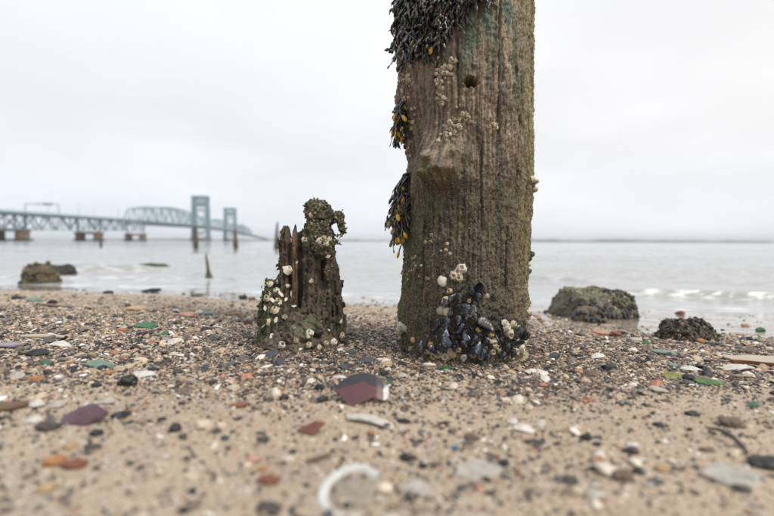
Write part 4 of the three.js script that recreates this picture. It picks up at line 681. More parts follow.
{
  const R = rng(400), lists = pebbles.map(() => []);
  const dens = (x, d) => {
    const n = fbm(x * 3.2, 5.1, d * 3.2, 3), near = 0.53 - 0.06 * Math.exp(-(((x - 0.05) / 0.25) ** 2)) + 0.05 * Math.sin(x * 2.3 + 1) + 0.10 * sstep(x, 0.25, 0.8) + 0.20 * n;
    const band = sstep(d, near, near + 0.13) * (1 - 0.93 * sstep(d + 0.6 * n + 0.38 * sstep(x, 0.35, 0.95), 1.35, 1.85));
    return clamp(0.055 + 0.09 * sstep(n, 0, 0.3) + band * (0.66 + 1.7 * n), 0, 1) * (1 - 0.8 * sstep(d, 2.2, 3.0)) * (1 - 0.85 * sstep(x, 0.55, 0.9) * sstep(d, 1.25, 1.45));
  };
  let tot = 0; const grit = [[], []];
  for (let k = 0; k < 900000 && grit[0].length + grit[1].length < 140000; k++) {
    const d = 0.22 + 2.2 * R() ** 1.4, x = (R() * 2 - 1) * (0.5 + d * 1.0), z = -d; if (R() > dens(x, d) * 1.1 - 0.01 || blocked(x, z) || G(x, z) < WATER + 0.006) continue;
    const s = 0.0008 + 0.0019 * R() ** 1.6, t = R(); let ti = 0; while (toneCum[ti] < t) ti++; const w = 0.65 + 0.6 * R(), c = stoneTones[ti];
    grit[R() < 0.5 ? 0 : 1].push([x, G(x, z) + s * (0.15 + 0.5 * R()), z, s, R(), R(), c[0] * w, c[1] * w, c[2] * w]);
  }
  for (let k = 0; k < 560000 && tot < 47000; k++) {
    const d = 0.22 + 3.0 * R() ** 1.55, x = (R() * 2 - 1) * (0.55 + d * 1.05), z = -d; if (R() > dens(x, d) || blocked(x, z)) continue; if (G(x, z) < WATER + 0.004) continue;
    let s = (0.0013 + 0.0005 * sstep(d, 0.6, 0.8)) * Math.exp(0.62 * (R() + R() + R() - 1.5) * 2); if (R() < 0.06) s *= 1.8; s = Math.min(s, 0.0088); if (d > 1.6) s *= 1.25;
    const t = R(); let ti = 0; while (toneCum[ti] < t) ti++; const w = 0.75 + 0.5 * R(), c = stoneTones[ti];
    lists[Math.floor(R() * 7)].push([x, G(x, z) + s * (0.05 + 0.35 * R()), z, s, R(), R(), c[0] * w, c[1] * w, c[2] * w]); tot++;
  }
  for (let k = 0; k < 60000 && k < 26000; k++) { // darker grit and weed crumbs caught round the pile and the stump
    const o = R() < 0.55 ? PILE : STUMP, q = (o === PILE ? 0.145 : 0.085) + 0.22 * R() ** 2.2, an = R() * 6.283, x = o.x + Math.sin(an) * q, z = o.z + Math.cos(an) * q; if (blocked(x, z) || fbm(x * 12, 2, z * 12, 2) < -0.12) continue;
    const s = 0.0009 + 0.0026 * R() ** 2.2, c = [[0.02, 0.019, 0.018], [0.045, 0.036, 0.028], [0.09, 0.065, 0.045], [0.20, 0.14, 0.09], [0.36, 0.27, 0.18]][Math.floor(R() ** 1.2 * 5)], w = 0.7 + 0.6 * R(); grit[k % 2].push([x, G(x, z) + s * (0.2 + 0.6 * R()), z, s, R(), R(), c[0] * w, c[1] * w, c[2] * w]);
  }
  const e = new THREE.Euler(), mat = new THREE.MeshStandardMaterial({ color: 0xffffff, vertexColors: true, roughness: 0.55 });
  const gritG = [1, 2].map((sd) => { const Rr = rng(sd * 91), g = new ConvexGeometry(Array.from({ length: 12 }, () => V(Rr() * 2 - 1, (Rr() * 2 - 1) * 0.65, Rr() * 2 - 1))); recolor(g, () => [1, 1, 1]); return g; });
  [...lists, ...grit].forEach((l, v) => {
    const im = new THREE.InstancedMesh(pebbles[v] ?? gritG[v - 7], mat, l.length); im.name = numbered('beach_gravel'); im.castShadow = im.receiveShadow = true;
    l.forEach((a, i) => { e.set((a[4] - 0.5) * 1.1, a[5] * 6.28, (a[5] * 7 % 1 - 0.5) * 1.1); m0.compose(V(a[0], a[1], a[2]), q0.setFromEuler(e), V(a[3] * (0.8 + 0.7 * (a[4] * 13 % 1)), a[3] * (0.5 + 0.6 * (a[4] * 29 % 1)), a[3])); im.setMatrixAt(i, m0); im.setColorAt(i, colr.setRGB(a[6], a[7], a[8])); });
    tag(im, 'mixed tan, rust and black gravel strewn over the sand', 'gravel', null, 'stuff'); scene.add(im);
  });
  // crushed shell and slate flakes
  for (const [nm, lab, count, cols, seed] of [['shell_fragments', 'white crushed shell bits scattered in the gravel', 1500, [[0.66, 0.63, 0.58], [0.58, 0.52, 0.45], [0.70, 0.69, 0.67]], 5], ['slate_flakes', 'flat dark slate and coal flakes scattered in the gravel', 3600, [[0.03, 0.03, 0.035], [0.055, 0.05, 0.05], [0.085, 0.08, 0.08], [0.07, 0.05, 0.04]], 6]]) {
    const R2 = rng(seed), fg = new ConvexGeometry(Array.from({ length: 11 }, () => V(R2() * 2 - 1, (R2() - 0.5) * 0.5, (R2() * 2 - 1) * 0.75))), im = new THREE.InstancedMesh(fg, M(1, 1, 1, 0.45, { flatShading: true }), count); im.name = nm; im.castShadow = im.receiveShadow = true; let n = 0;
    while (n < count) { const d = 0.25 + 2.6 * R2() ** 1.5, x = (R2() * 2 - 1) * (0.55 + d * 1.05), z = -d; if (R2() > dens(x, d) + 0.03 || blocked(x, z) || G(x, z) < WATER + 0.006) continue; const s = 0.002 + 0.0042 * R2() ** 1.8, c = cols[Math.floor(R2() * cols.length)], w = 0.8 + 0.4 * R2(); e.set((R2() - 0.5) * 0.8, R2() * 6.28, (R2() - 0.5) * 0.8); m0.compose(V(x, G(x, z) + s * 0.25, z), q0.setFromEuler(e), V(s, s * (0.6 + R2()), s)); im.setMatrixAt(n, m0); im.setColorAt(n, colr.setRGB(c[0] * w, c[1] * w, c[2] * w)); n++; }
    tag(im, lab, nm === 'shell_fragments' ? 'shell' : 'slate', null, 'stuff'); scene.add(im);
  }
}

// ------------------------------------------------------------------ single stones, shells, sea glass and driftwood on the beach
function flakeGeo(outline, th, bend, rings = 7, lump = 0) { // outline in metres on x,y; thickness along z; bend(x, y) lifts it
  const mb = new MB(), n = outline.length, tone = (x, y) => { const t = 0.82 + 0.5 * fbm(x * 90, y * 90, n, 3) + 0.25 * N3(x * 500, y * 500, 2); return [t, t, t]; }, put = (s) => { const ids = []; for (let r = 0; r <= rings; r++) { const row = []; for (let i = 0; i < n; i++) { const k = r / rings, x = outline[i][0] * k, y = outline[i][1] * k, e = r === rings ? 0.55 : 1; row.push(mb.v(x, y, bend(x, y) + s * th / 2 * e + lump * N3(x * 220, y * 220, s), tone(x, y))); } ids.push(row); } for (let r = 0; r < rings; r++) for (let i = 0; i < n; i++) { const j = (i + 1) % n; if (s > 0) mb.q(ids[r][i], ids[r + 1][i], ids[r + 1][j], ids[r][j]); else mb.q(ids[r][i], ids[r][j], ids[r + 1][j], ids[r + 1][i]); } return ids[rings]; };
  const a = put(1), b = put(-1); for (let i = 0; i < n; i++) { const j = (i + 1) % n; mb.q(a[i], b[i], b[j], a[j]); }
  const g = mb.geo(); return toCreasedNormals(g, 0.7);
}
function dense(pts, k = 5) { const o = []; for (let i = 0; i < pts.length; i++) { const a = pts[i], b = pts[(i + 1) % pts.length]; for (let j = 0; j < k; j++) o.push([lerp(a[0], b[0], j / k), lerp(a[1], b[1], j / k)]); } return o; }
function outlineOf(seed, w, h, corners) { const R = rng(seed), pts = []; for (let i = 0; i < corners; i++) { const a = (i + 0.7 * (R() - 0.5)) / corners * Math.PI * 2, r = 0.78 + 0.3 * R(); pts.push([Math.cos(a) * r * w / 2, Math.sin(a) * r * h / 2]); } return roundOff(dense(pts, 6)).map(([a, b]) => [a * (1 + 0.12 * N3(a * 300, b * 300, seed)), b * (1 + 0.12 * N3(a * 300, b * 300, seed + 5))]); }
function roundOff(p) { for (let k = 0; k < 1; k++) p = p.map((q, i) => { const a = p[(i + p.length - 1) % p.length], b = p[(i + 1) % p.length]; return [(a[0] + 2 * q[0] + b[0]) / 4, (a[1] + 2 * q[1] + b[1]) / 4]; }); return p; }
const glass = (r, g, b, extra = {}) => P(r, g, b, 0.22, { transmission: 0.55, thickness: 0.004, ior: 1.5, ...extra });
const FM = {
  green: glass(0.05, 0.23, 0.10), dgreen: glass(0.015, 0.13, 0.045), pgreen: glass(0.24, 0.40, 0.29, { roughness: 0.35 }), lime: P(0.17, 0.20, 0.03, 0.5), leaf: P(0.065, 0.14, 0.035, 0.5),
  purple: P(0.135, 0.058, 0.078, 0.16, { transmission: 0.4, thickness: 0.004 }), lav: P(0.27, 0.23, 0.27, 0.35), red: P(0.20, 0.070, 0.045, 0.35, { transmission: 0.25, thickness: 0.003 }), amber: P(0.33, 0.11, 0.025, 0.3, { transmission: 0.4, thickness: 0.003 }),
  white: P(0.56, 0.53, 0.49, 0.55), frost: P(0.68, 0.635, 0.56, 0.5, { transmission: 0.5, thickness: 0.003 }), cream: P(0.62, 0.54, 0.43, 0.55), tan: M(0.50, 0.36, 0.22, 0.7), slate: M(0.055, 0.062, 0.072, 0.35), blueslate: M(0.16, 0.20, 0.25, 0.35), olive: M(0.30, 0.29, 0.10, 0.5), wood: M(0.13, 0.085, 0.055, 0.8), pwood: M(0.40, 0.34, 0.275, 0.85),
};
for (const m of Object.values(FM)) m.vertexColors = true;
const viewA = (p) => Math.atan2(EYE - p.y, -p.z);
function lieOn(px, py, hpx) { return onGround(px, py + hpx * 0.4); }
function flake(name, label, cat, x, y, w, h, mat, o = {}) { // a flat piece: w and h are how wide and tall it looks
  const p = lieOn(x, y, h), s = Math.hypot(p.x, p.y - EYE, p.z) / FPX * 0.97, W = w * s * 0.92, Hh = h * s * 0.92, va = viewA(p), L = Math.max(Hh * 1.05, Math.min(W * (o.deep ?? 0.55), Hh / Math.sin(va + 0.1))), tilt = Math.min(1.3, Math.asin(clamp(Hh / L, 0, 0.97)) - va);
  const out = o.outline ? dense(o.outline.map(([a, b]) => [a * s, -b * s * L / Hh]), 4) : outlineOf(Math.round(x * 7 + y), W, L, o.corners ?? 5), th = (o.th ?? 1.6) * s, R = rng(Math.round(x * 3 + y * 5)), bd = o.bend ?? 0.12;
  const m = mesh(name, flakeGeo(out, th, (a, b) => bd * W * (0.25 - (a / W) ** 2 - 0.6 * (b / W) ** 2), 6, o.lump ?? 0.0006), mat);
  m.position.set(p.x, p.y + Math.max(th, Math.sin(Math.max(tilt, 0.05)) * L * 0.42) * (1 - 0.75 * (o.sink ?? 0.2)), p.z); m.rotation.set(-Math.PI / 2 + Math.max(tilt, 0.04), 0, 0); m.rotateOnWorldAxis(V(0, 0, 1), -(o.roll ?? 0)); m.rotateZ(o.outline ? 0 : (R() - 0.5) * 0.4);
  return tag(m, label, cat, o.group);
}
// stones: smooth, or angular like coal and slate
const stoneG = []; for (let v = 0; v < 5; v++) { const g = new THREE.IcosahedronGeometry(1, 5), p = g.attributes.position; for (let i = 0; i < p.count; i++) { const x = p.getX(i), y = p.getY(i), z = p.getZ(i), k = 1 + 0.42 * N3(x * 1.2 + v * 7, y * 1.2, z * 1.2) + 0.24 * N3(x * 2.7, y * 2.7 + v, z * 2.7) + 0.06 * N3(x * 8, y * 8, z * 8 + v); p.setXYZ(i, x * k, y * k, z * k); } g.deleteAttribute('uv'); const m = mergeVertices(g, 1e-4); m.computeVertexNormals(); recolor(m, (x, y, z) => { const t = 0.8 + 0.5 * fbm(x * 2.2 + v * 3, y * 2.2, z * 2.2, 3) + 0.25 * N3(x * 9, y * 9, z * 9 + v); return [t, t, t]; }); stoneG.push(m); }
const chunkG = []; for (let v = 0; v < 5; v++) { const R = rng(60 + v), pts = []; for (let i = 0; i < 26; i++) { const a = R() * 6.28, c = R() * 2 - 1, q = Math.sqrt(1 - c * c), k = 0.85 + 0.25 * R(); pts.push(V(Math.cos(a) * q * k, c * k, Math.sin(a) * q * k)); } const g = new ConvexGeometry(pts); recolor(g, (x, y, z) => { const t = 0.85 + 0.4 * N3(x * 2, y * 2, z * 2); return [t, t, t]; }); chunkG.push(g); }
const tones = { k: [0.015, 0.0155, 0.017], g: [0.10, 0.103, 0.108], d: [0.06, 0.048, 0.042], b: [0.14, 0.095, 0.068], r: [0.20, 0.072, 0.045], o: [0.40, 0.19, 0.075], y: [0.40, 0.285, 0.15], c: [0.58, 0.48, 0.37], w: [0.68, 0.65, 0.60], p: [0.46, 0.27, 0.20], s: [0.05, 0.06, 0.085], t: [0.40, 0.28, 0.18], u: [0.06, 0.17, 0.32] };
const toneM = {}; for (const [k, c] of Object.entries(tones)) toneM[k] = new THREE.MeshStandardMaterial({ color: new THREE.Color().setRGB(...c), roughness: 'kds'.includes(k) ? 0.55 : 0.68, vertexColors: true });
function stone(x, y, w, h, tone, label, o = {}) {
  w *= 0.78; h *= 0.8;
  const p = lieOn(x, y, h), s = Math.hypot(p.x, p.y - EYE, p.z) / FPX * 0.97, R = rng(Math.round(x * 13 + y * 7)), g = (o.chunk ? chunkG : stoneG)[Math.floor(R() * 5)], m = mesh(o.name ?? 'stone', g, toneM[tone]);
  const va = viewA(p), ry = Math.max(h * s * 0.5 * (1 - 0.5 * Math.sin(va)), w * s * 0.12), rz = Math.min(w, h * 1.8) * s * 0.42; m.scale.set(w * s / 2, ry, rz); m.position.set(p.x, p.y + ry * 0.55, p.z - rz * 0.3); m.rotation.set(0, (R() - 0.5) * 0.6, -(o.roll ?? (R() - 0.5) * 0.2)); return tag(m, label, o.cat ?? 'stone', o.group);
}
// sea glass
{ // the large shard: a bowed face below a thick dark shoulder
  const p = onGround(361, 408), q = Math.hypot(p.x, p.y - EYE, p.z) / FPX * 0.97, g = base('bottle_glass_shard', p.clone().add(V(0, -0.004, -0.006))), bow = (x, y) => 0.006 - 3.5 * x * x - 1.5 * (y - 0.01) ** 2 + 0.0012 * N3(x * 60, y * 60, 3);
  const O = (l) => roundOff(dense(l.map(([x, y]) => [x * q, (17 - y) * q * 1.12]), 5));
  const ctr = (l, cy) => l.map(([x, y]) => [x, y - cy]), face = ctr(O([[-28, -1], [-12, -6], [2, -7.5], [16, -5], [28.5, 1], [27, 7], [23, 11], [12, 8.5], [6, 10], [-2, 14], [-8, 17], [-14, 12], [-21, 5]]), 13 * q * 1.12), band = ctr(O([[-28.5, -2], [-22, -9], [-11, -14], [1, -16], [14, -13.5], [25, -7], [29, -1], [28, 2], [16, -4.5], [2, -7], [-12, -5.5], [-27, 0]]), 22 * q * 1.12);
  mesh('glass_face', flakeGeo(face, 0.004, (x, y) => bow(x, y + 13 * q * 1.12 - 0.03), 26).translate(0, 13 * q * 1.12, 0), P(0.12, 0.045, 0.052, 0.24, { transmission: 0.3, thickness: 0.004 }), g);
  mesh('glass_shoulder', flakeGeo(band, 0.006, (x, y) => bow(x, y + 22 * q * 1.12 - 0.03) - 0.001, 26).translate(0, 22 * q * 1.12, 0), P(0.025, 0.024, 0.03, 0.26, { transmission: 0.2, thickness: 0.004 }), g);
  g.rotation.set(-0.80, 0, 0.03); tag(g, 'large curved purple glass shard with a dark shoulder standing out of the gravel', 'glass shard');
}
flake('bottle_glass_shard', 'wide flat purple glass shard lying on the sand beside a black stone', 'glass shard', 88, 413, 50, 21, FM.purple, { bend: 0.25, th: 2.6, roll: -0.12 });
flake('glass_shard', 'lavender flat sliver at the edge of the gravel near a black wedge stone', 'glass shard', 7, 346, 24, 5, FM.lav, { th: 2 });
for (const [x, y, w, h, m, l] of [[146, 325, 26, 8, 'green', 'bright green glass shard standing tilted on the gravel'], [99, 364, 31, 7, 'pgreen', 'long pale green glass sliver lying among pebbles'], [46, 363, 13, 5, 'green', 'small green glass chip near the pale green sliver'], [208, 313.5, 26, 4.2, 'dgreen', 'dark green curved glass strip between a white chip and an orange sliver'], [165, 333.5, 10, 4, 'green', 'little green glass chip below the bright green shard'], [125, 325, 9, 4, 'pgreen', 'faint green glass chip beside the bright green shard'], [445, 368.5, 19, 6, 'green', 'green glass chip lying in front of the mussel covered pile'], [390, 382, 8, 4, 'green', 'tiny green glass chip beside the large purple shard'], [664, 352.5, 31, 5, 'pgreen', 'long pale green glass sliver below the dark barnacled lump'], [674, 366, 14, 4, 'pgreen', 'blurred pale green glass chip on gravel near yellow green fronds'], [760, 330.5, 12, 4, 'dgreen', 'dark green glass chip alone on the wet sand'], [753, 405, 11, 5, 'green', 'green glass chip on sand near the black strap'], [34, 300, 15, 4, 'pgreen', 'pale green glass chip on the damp upper sand'], [646, 343, 9, 4, 'green', 'green glass speck beside the pink stones']])
  flake('glass_shard', l, 'glass shard', x, y, w, h, FM[m], { group: 'green sea glass on the beach', roll: (x % 5 - 2) * 0.04 });
flake('sea_lettuce', 'yellow green scrap of seaweed on the gravel', 'seaweed', 671, 375.5, 21, 7, FM.lime, { lump: 0.003, th: 1, corners: 8, group: 'green weed scraps on the gravel' });
flake('sea_lettuce', 'bright green strip of seaweed beside a black stone on gravel', 'seaweed', 709, 381, 32, 7, FM.leaf, { lump: 0.003, th: 1, corners: 9, roll: 0.08, group: 'green weed scraps on the gravel' });
for (const [x, y, w, h, m, l, r] of [[310, 427, 36, 16, 'red', 'red brown triangular glass shard tilted on the sand', -0.25], [238, 405, 27, 6, 'amber', 'thin amber glass sliver flat on smooth sand', -0.08], [546, 398, 11, 3.5, 'red', 'tiny red glass sliver on the sand below the gravel', 0], [235, 314, 15, 3, 'amber', 'orange sliver at the end of the dark green strip', 0], [518, 472, 10, 5, 'amber', 'orange sliver beside a black pebble with a twig', 0.5]]) flake('glass_shard', l, 'glass shard', x, y, w, h, FM[m], { roll: r, corners: 4, group: 'red and amber sea glass on the beach' });
// shells and white pieces
flake('razor_shell', 'long white shell strip lying in front of the large purple shard', 'shell', 370, 420, 46, 11, FM.white, { outline: [[-23, -5], [-10, -4], [10, -1], [23, 2], [22, 6], [8, 4.5], [-8, 1], [-22, -1]], bend: 0.3, th: 2.5, roll: 0.05 });
flake('frosted_glass', 'pale frosted oblong glass piece half sunk in the sand', 'glass shard', 478, 466, 54, 20, FM.frost, { th: 3, corners: 9, roll: 0.12, bend: 0.1, sink: 0.95, lump: 0.0022 });
flake('frosted_glass', 'pale grey flat glass piece beside the broken white rim', 'glass shard', 417, 485, 36, 18, FM.frost, { th: 3, corners: 9, sink: 0.95, lump: 0.0022 });
flake('frosted_glass', 'wide pale grey flat glass piece near the black strap', 'glass shard', 735, 470, 62, 20, FM.frost, { th: 3, corners: 10, roll: 0.1, bend: 0.08, sink: 0.95, lump: 0.0022 });
const wg = 'white shell pieces on the beach';
for (const [x, y, w, h, m, l] of [[523, 428, 22, 11, 'white', 'bright white ridged shell piece on open sand'], [513, 421, 12, 7, 'white', 'small white shell chip above the bright ridged one'], [540, 423, 16, 9, 'frost', 'dull white shell chip beside the bright ridged one'], [60, 345, 24, 6, 'white', 'white flat shell lying behind the black wedge stone'], [176, 341, 20, 8, 'white', 'white flat shell lying on gravel near the stump'], [143, 374, 26, 8, 'white', 'white flat shell among gravel behind the round black stone'], [17, 376, 16, 8, 'frost', 'dull white flat shell among gravel'], [531, 371, 18, 7, 'white', 'white shell fragment at the gravel edge beside the pile'], [545, 378, 14, 9, 'white', 'chunky white shell fragment at the gravel edge'], [200, 312, 10, 4, 'white', 'small white chip beside the dark green strip'], [37, 404, 17, 8, 'white', 'white shell piece near the dark driftwood strip'], [57, 405, 18, 9, 'frost', 'dull white shell beside the purple shard'], [34, 420, 14, 8, 'white', 'white shell chip below the dark driftwood strip'], [107, 401, 20, 7, 'frost', 'pale bluish shell chip behind the purple shard'], [735, 369, 30, 6, 'white', 'white flat shell on the gravel below the driftwood board'], [690, 370, 24, 5, 'white', 'thin white shell above the green weed strip'], [636, 340, 16, 4, 'frost', 'pale flat shell beside the dark lump'], [597, 356, 16, 7, 'white', 'white shell in the gravel below the pink stones'], [340, 378, 20, 4, 'white', 'thin white chip behind the large purple shard'], [403, 375, 16, 6, 'frost', 'pale shell chip beside the large purple shard'], [657, 390, 24, 6, 'frost', 'pale thin shell at the lower edge of the gravel'], [596, 494, 22, 10, 'frost', 'blurred pale shell on open sand']]) flake('shell_piece', l, 'shell', x, y, w, h, FM[m], { group: wg, bend: 0.35, th: 1.4, roll: (x % 7 - 3) * 0.05, lump: 0.0012 });
{ // broken glass base: a thick rim round a shallow dish
  const p = onGround(353, 500), s = Math.hypot(p.x, p.y - EYE, p.z) / FPX, g = base('broken_jar_base', p.clone().add(V(0, 0.006, 0)));
  const prof = [[0.70, -0.02], [0.76, 0.06], [0.84, 0.09], [0.94, 0.07], [1.0, -0.03], [0.94, -0.12], [0.78, -0.12], [0.70, -0.02]].map(([a, b]) => new THREE.Vector2(a * 31 * s, b * 31 * s)), rim = new THREE.LatheGeometry(prof, 56, 2.2, 4.4); const q = rim.attributes.position; for (let i = 0; i < q.count; i++) { const x = q.getX(i), z = q.getZ(i), k = 1 + 0.1 * N3(x * 40, 2, z * 40); q.setXYZ(i, x * k, q.getY(i) + 0.001 * N3(x * 120, 5, z * 120), z * k); } rim.computeVertexNormals();
  mesh('rim', rim, P(0.58, 0.575, 0.53, 0.4, { transmission: 0.35, thickness: 0.005 }), g); mesh('base_glass', flakeGeo(outlineOf(44, 44 * s, 40 * s, 11), 0.004, () => 0, 5, 0.0025).rotateX(-Math.PI / 2).translate(0, -0.004, 0), P(0.66, 0.58, 0.48, 0.45, { transmission: 0.6, thickness: 0.003, vertexColors: true }), g); g.rotation.set(0.28, 0, 0.05); tag(g, 'broken whitish glass ring with thick rim half sunk in sand', 'glass');
}
// driftwood, twigs, straps
function strap(name, label, cat, pts, w, th, mat, group) { // pts in photo pixels, lying on the sand
  const c = new THREE.CatmullRomCurve3(pts.map(([x, y, u]) => onGround(x, y).add(V(0, u ?? 0.003, 0)))), n = 28, mb = new MB(); let prev = null;
  for (let i = 0; i <= n; i++) { const u = i / n, p = c.getPoint(u), t = c.getTangent(u), s = V(-t.z, 0, t.x).normalize(), k = 0.35 + 0.65 * Math.pow(Math.sin(Math.PI * clamp(u * 0.94 + 0.03, 0, 1)), 0.5), wob = 1 + 0.25 * N3(u * 6, w * 90, 3), r = []; for (let a = 0; a < 8; a++) { const q = a / 8 * Math.PI * 2, A = Math.cos(q) * w / 2 * k * wob, B = Math.sin(q) * th / 2 * k + 0.1 * th; r.push(mb.v(p.x + s.x * A, p.y + B, p.z + s.z * A, [1, 1, 1])); } if (prev) for (let a = 0; a < 8; a++) mb.q(prev[a], r[a], r[(a + 1) % 8], prev[(a + 1) % 8]); prev = r; }
  return tag(mesh(name, mb.geo(), mat), label, cat, group);
}
strap('kelp_strap', 'curved black strap of seaweed lying on the sand', 'seaweed', [[706, 434, 0.006], [718, 438, 0.009], [730, 444, 0.009], [740, 451, 0.006], [747, 457, 0.003]], 0.007, 0.004, P(0.018, 0.017, 0.016, 0.3));
stone(770, 464, 34, 14, 'k', 'large flat black stone beside the curved black strap');
strap('twig', 'thin dark twig on damp sand above the gravel', 'twig', [[40, 305], [55, 307], [72, 309]], 0.012, 0.010, FM.wood, 'twigs on the beach');
strap('twig', 'pale straight stick along the upper edge of the gravel', 'twig', [[22, 338], [45, 338], [66, 339]], 0.016, 0.010, FM.pwood, 'twigs on the beach');
strap('twig', 'brown twig on open sand near the red brown shard', 'twig', [[306, 465], [318, 462], [332, 457]], 0.005, 0.004, FM.wood, 'twigs on the beach');
strap('twig', 'short thin twig touching a black pebble on the sand', 'twig', [[486, 455], [494, 460], [501, 464]], 0.0025, 0.0025, FM.wood, 'twigs on the beach');
strap('driftwood_strip', 'dark brown driftwood strip on the sand below the gravel', 'driftwood', [[-22, 414], [0, 411.5], [14, 410], [28, 407]], 0.016, 0.012, FM.wood);
flake('tan_chip', 'thin tan wood sliver on damp upper sand', 'wood chip', 137, 309, 32, 4, FM.tan, { th: 2, corners: 5 });
{
  const g = base('driftwood_board', onGround(760, 366)), sh = (w, h, d, s) => { const b = new THREE.BoxGeometry(w, h, d, 20, 3, 8), p = b.attributes.position; for (let i = 0; i < p.count; i++) { const x = p.getX(i), y = p.getY(i), z = p.getZ(i); p.setXYZ(i, x + 0.014 * N3(y * 60, z * 50, s), y + 0.005 * N3(x * 25, 2, z * 40), z * (1 + 0.35 * N3(x * 18, 1, s)) + 0.009 * N3(x * 14, y * 40, s)); } b.computeVertexNormals(); return toCreasedNormals(b, 0.6); };
  const a = mesh('board', sh(0.19, 0.005, 0.055, 3), FM.pwood, g); a.position.set(0.05, 0.005, -0.03); const b = mesh('bark_edge', sh(0.17, 0.007, 0.008, 5), M(0.20, 0.095, 0.045, 0.85), g); b.position.set(0.035, 0.005, 0.004); g.rotation.y = -0.28; tag(g, 'pale driftwood board with a brown bark edge on wet gravel', 'driftwood');
}
// slates and pieces around the foot of the stump
flake('mussel_shell_half', 'blue grey shell blade leaning on the stump', 'shell', 263, 316, 14, 18, FM.blueslate, { deep: 1.4, roll: 0.5, corners: 5, bend: 0.3 });
flake('long_shell', 'olive yellow shell blade leaning at the stump base', 'shell', 263, 337, 10, 15, FM.olive, { deep: 1.6, roll: 0.5, corners: 5, bend: 0.3 });
for (const [x, y, w, h, l] of [[270, 354, 27, 13, 'large angular slate at the foot of the stump'], [280, 361, 12, 11, 'small upright grey slate in front of the large slate'], [350, 352, 18, 7, 'dark slate leaning near the stump and the gravel'], [366, 359, 24, 9, 'wide dark slate between the stump and the pile'], [322, 362, 12, 8, 'dark slate chip in front of the stump'], [231, 365, 19, 5, 'blue black slate flat on the gravel near the stump'], [205, 367, 12, 7, 'dark slate chip behind the blue black slate'], [555, 355, 15, 6, 'blue grey slate on the gravel beside the pile'], [343, 367, 14, 6, 'small slate behind the large purple shard']]) flake('slate', l, 'slate', x, y, w, h, FM.slate, { th: 2.4, corners: 5, bend: 0.03, lump: 0, group: 'dark slates lying near the stump and pile', roll: (x % 5 - 2) * 0.1 });
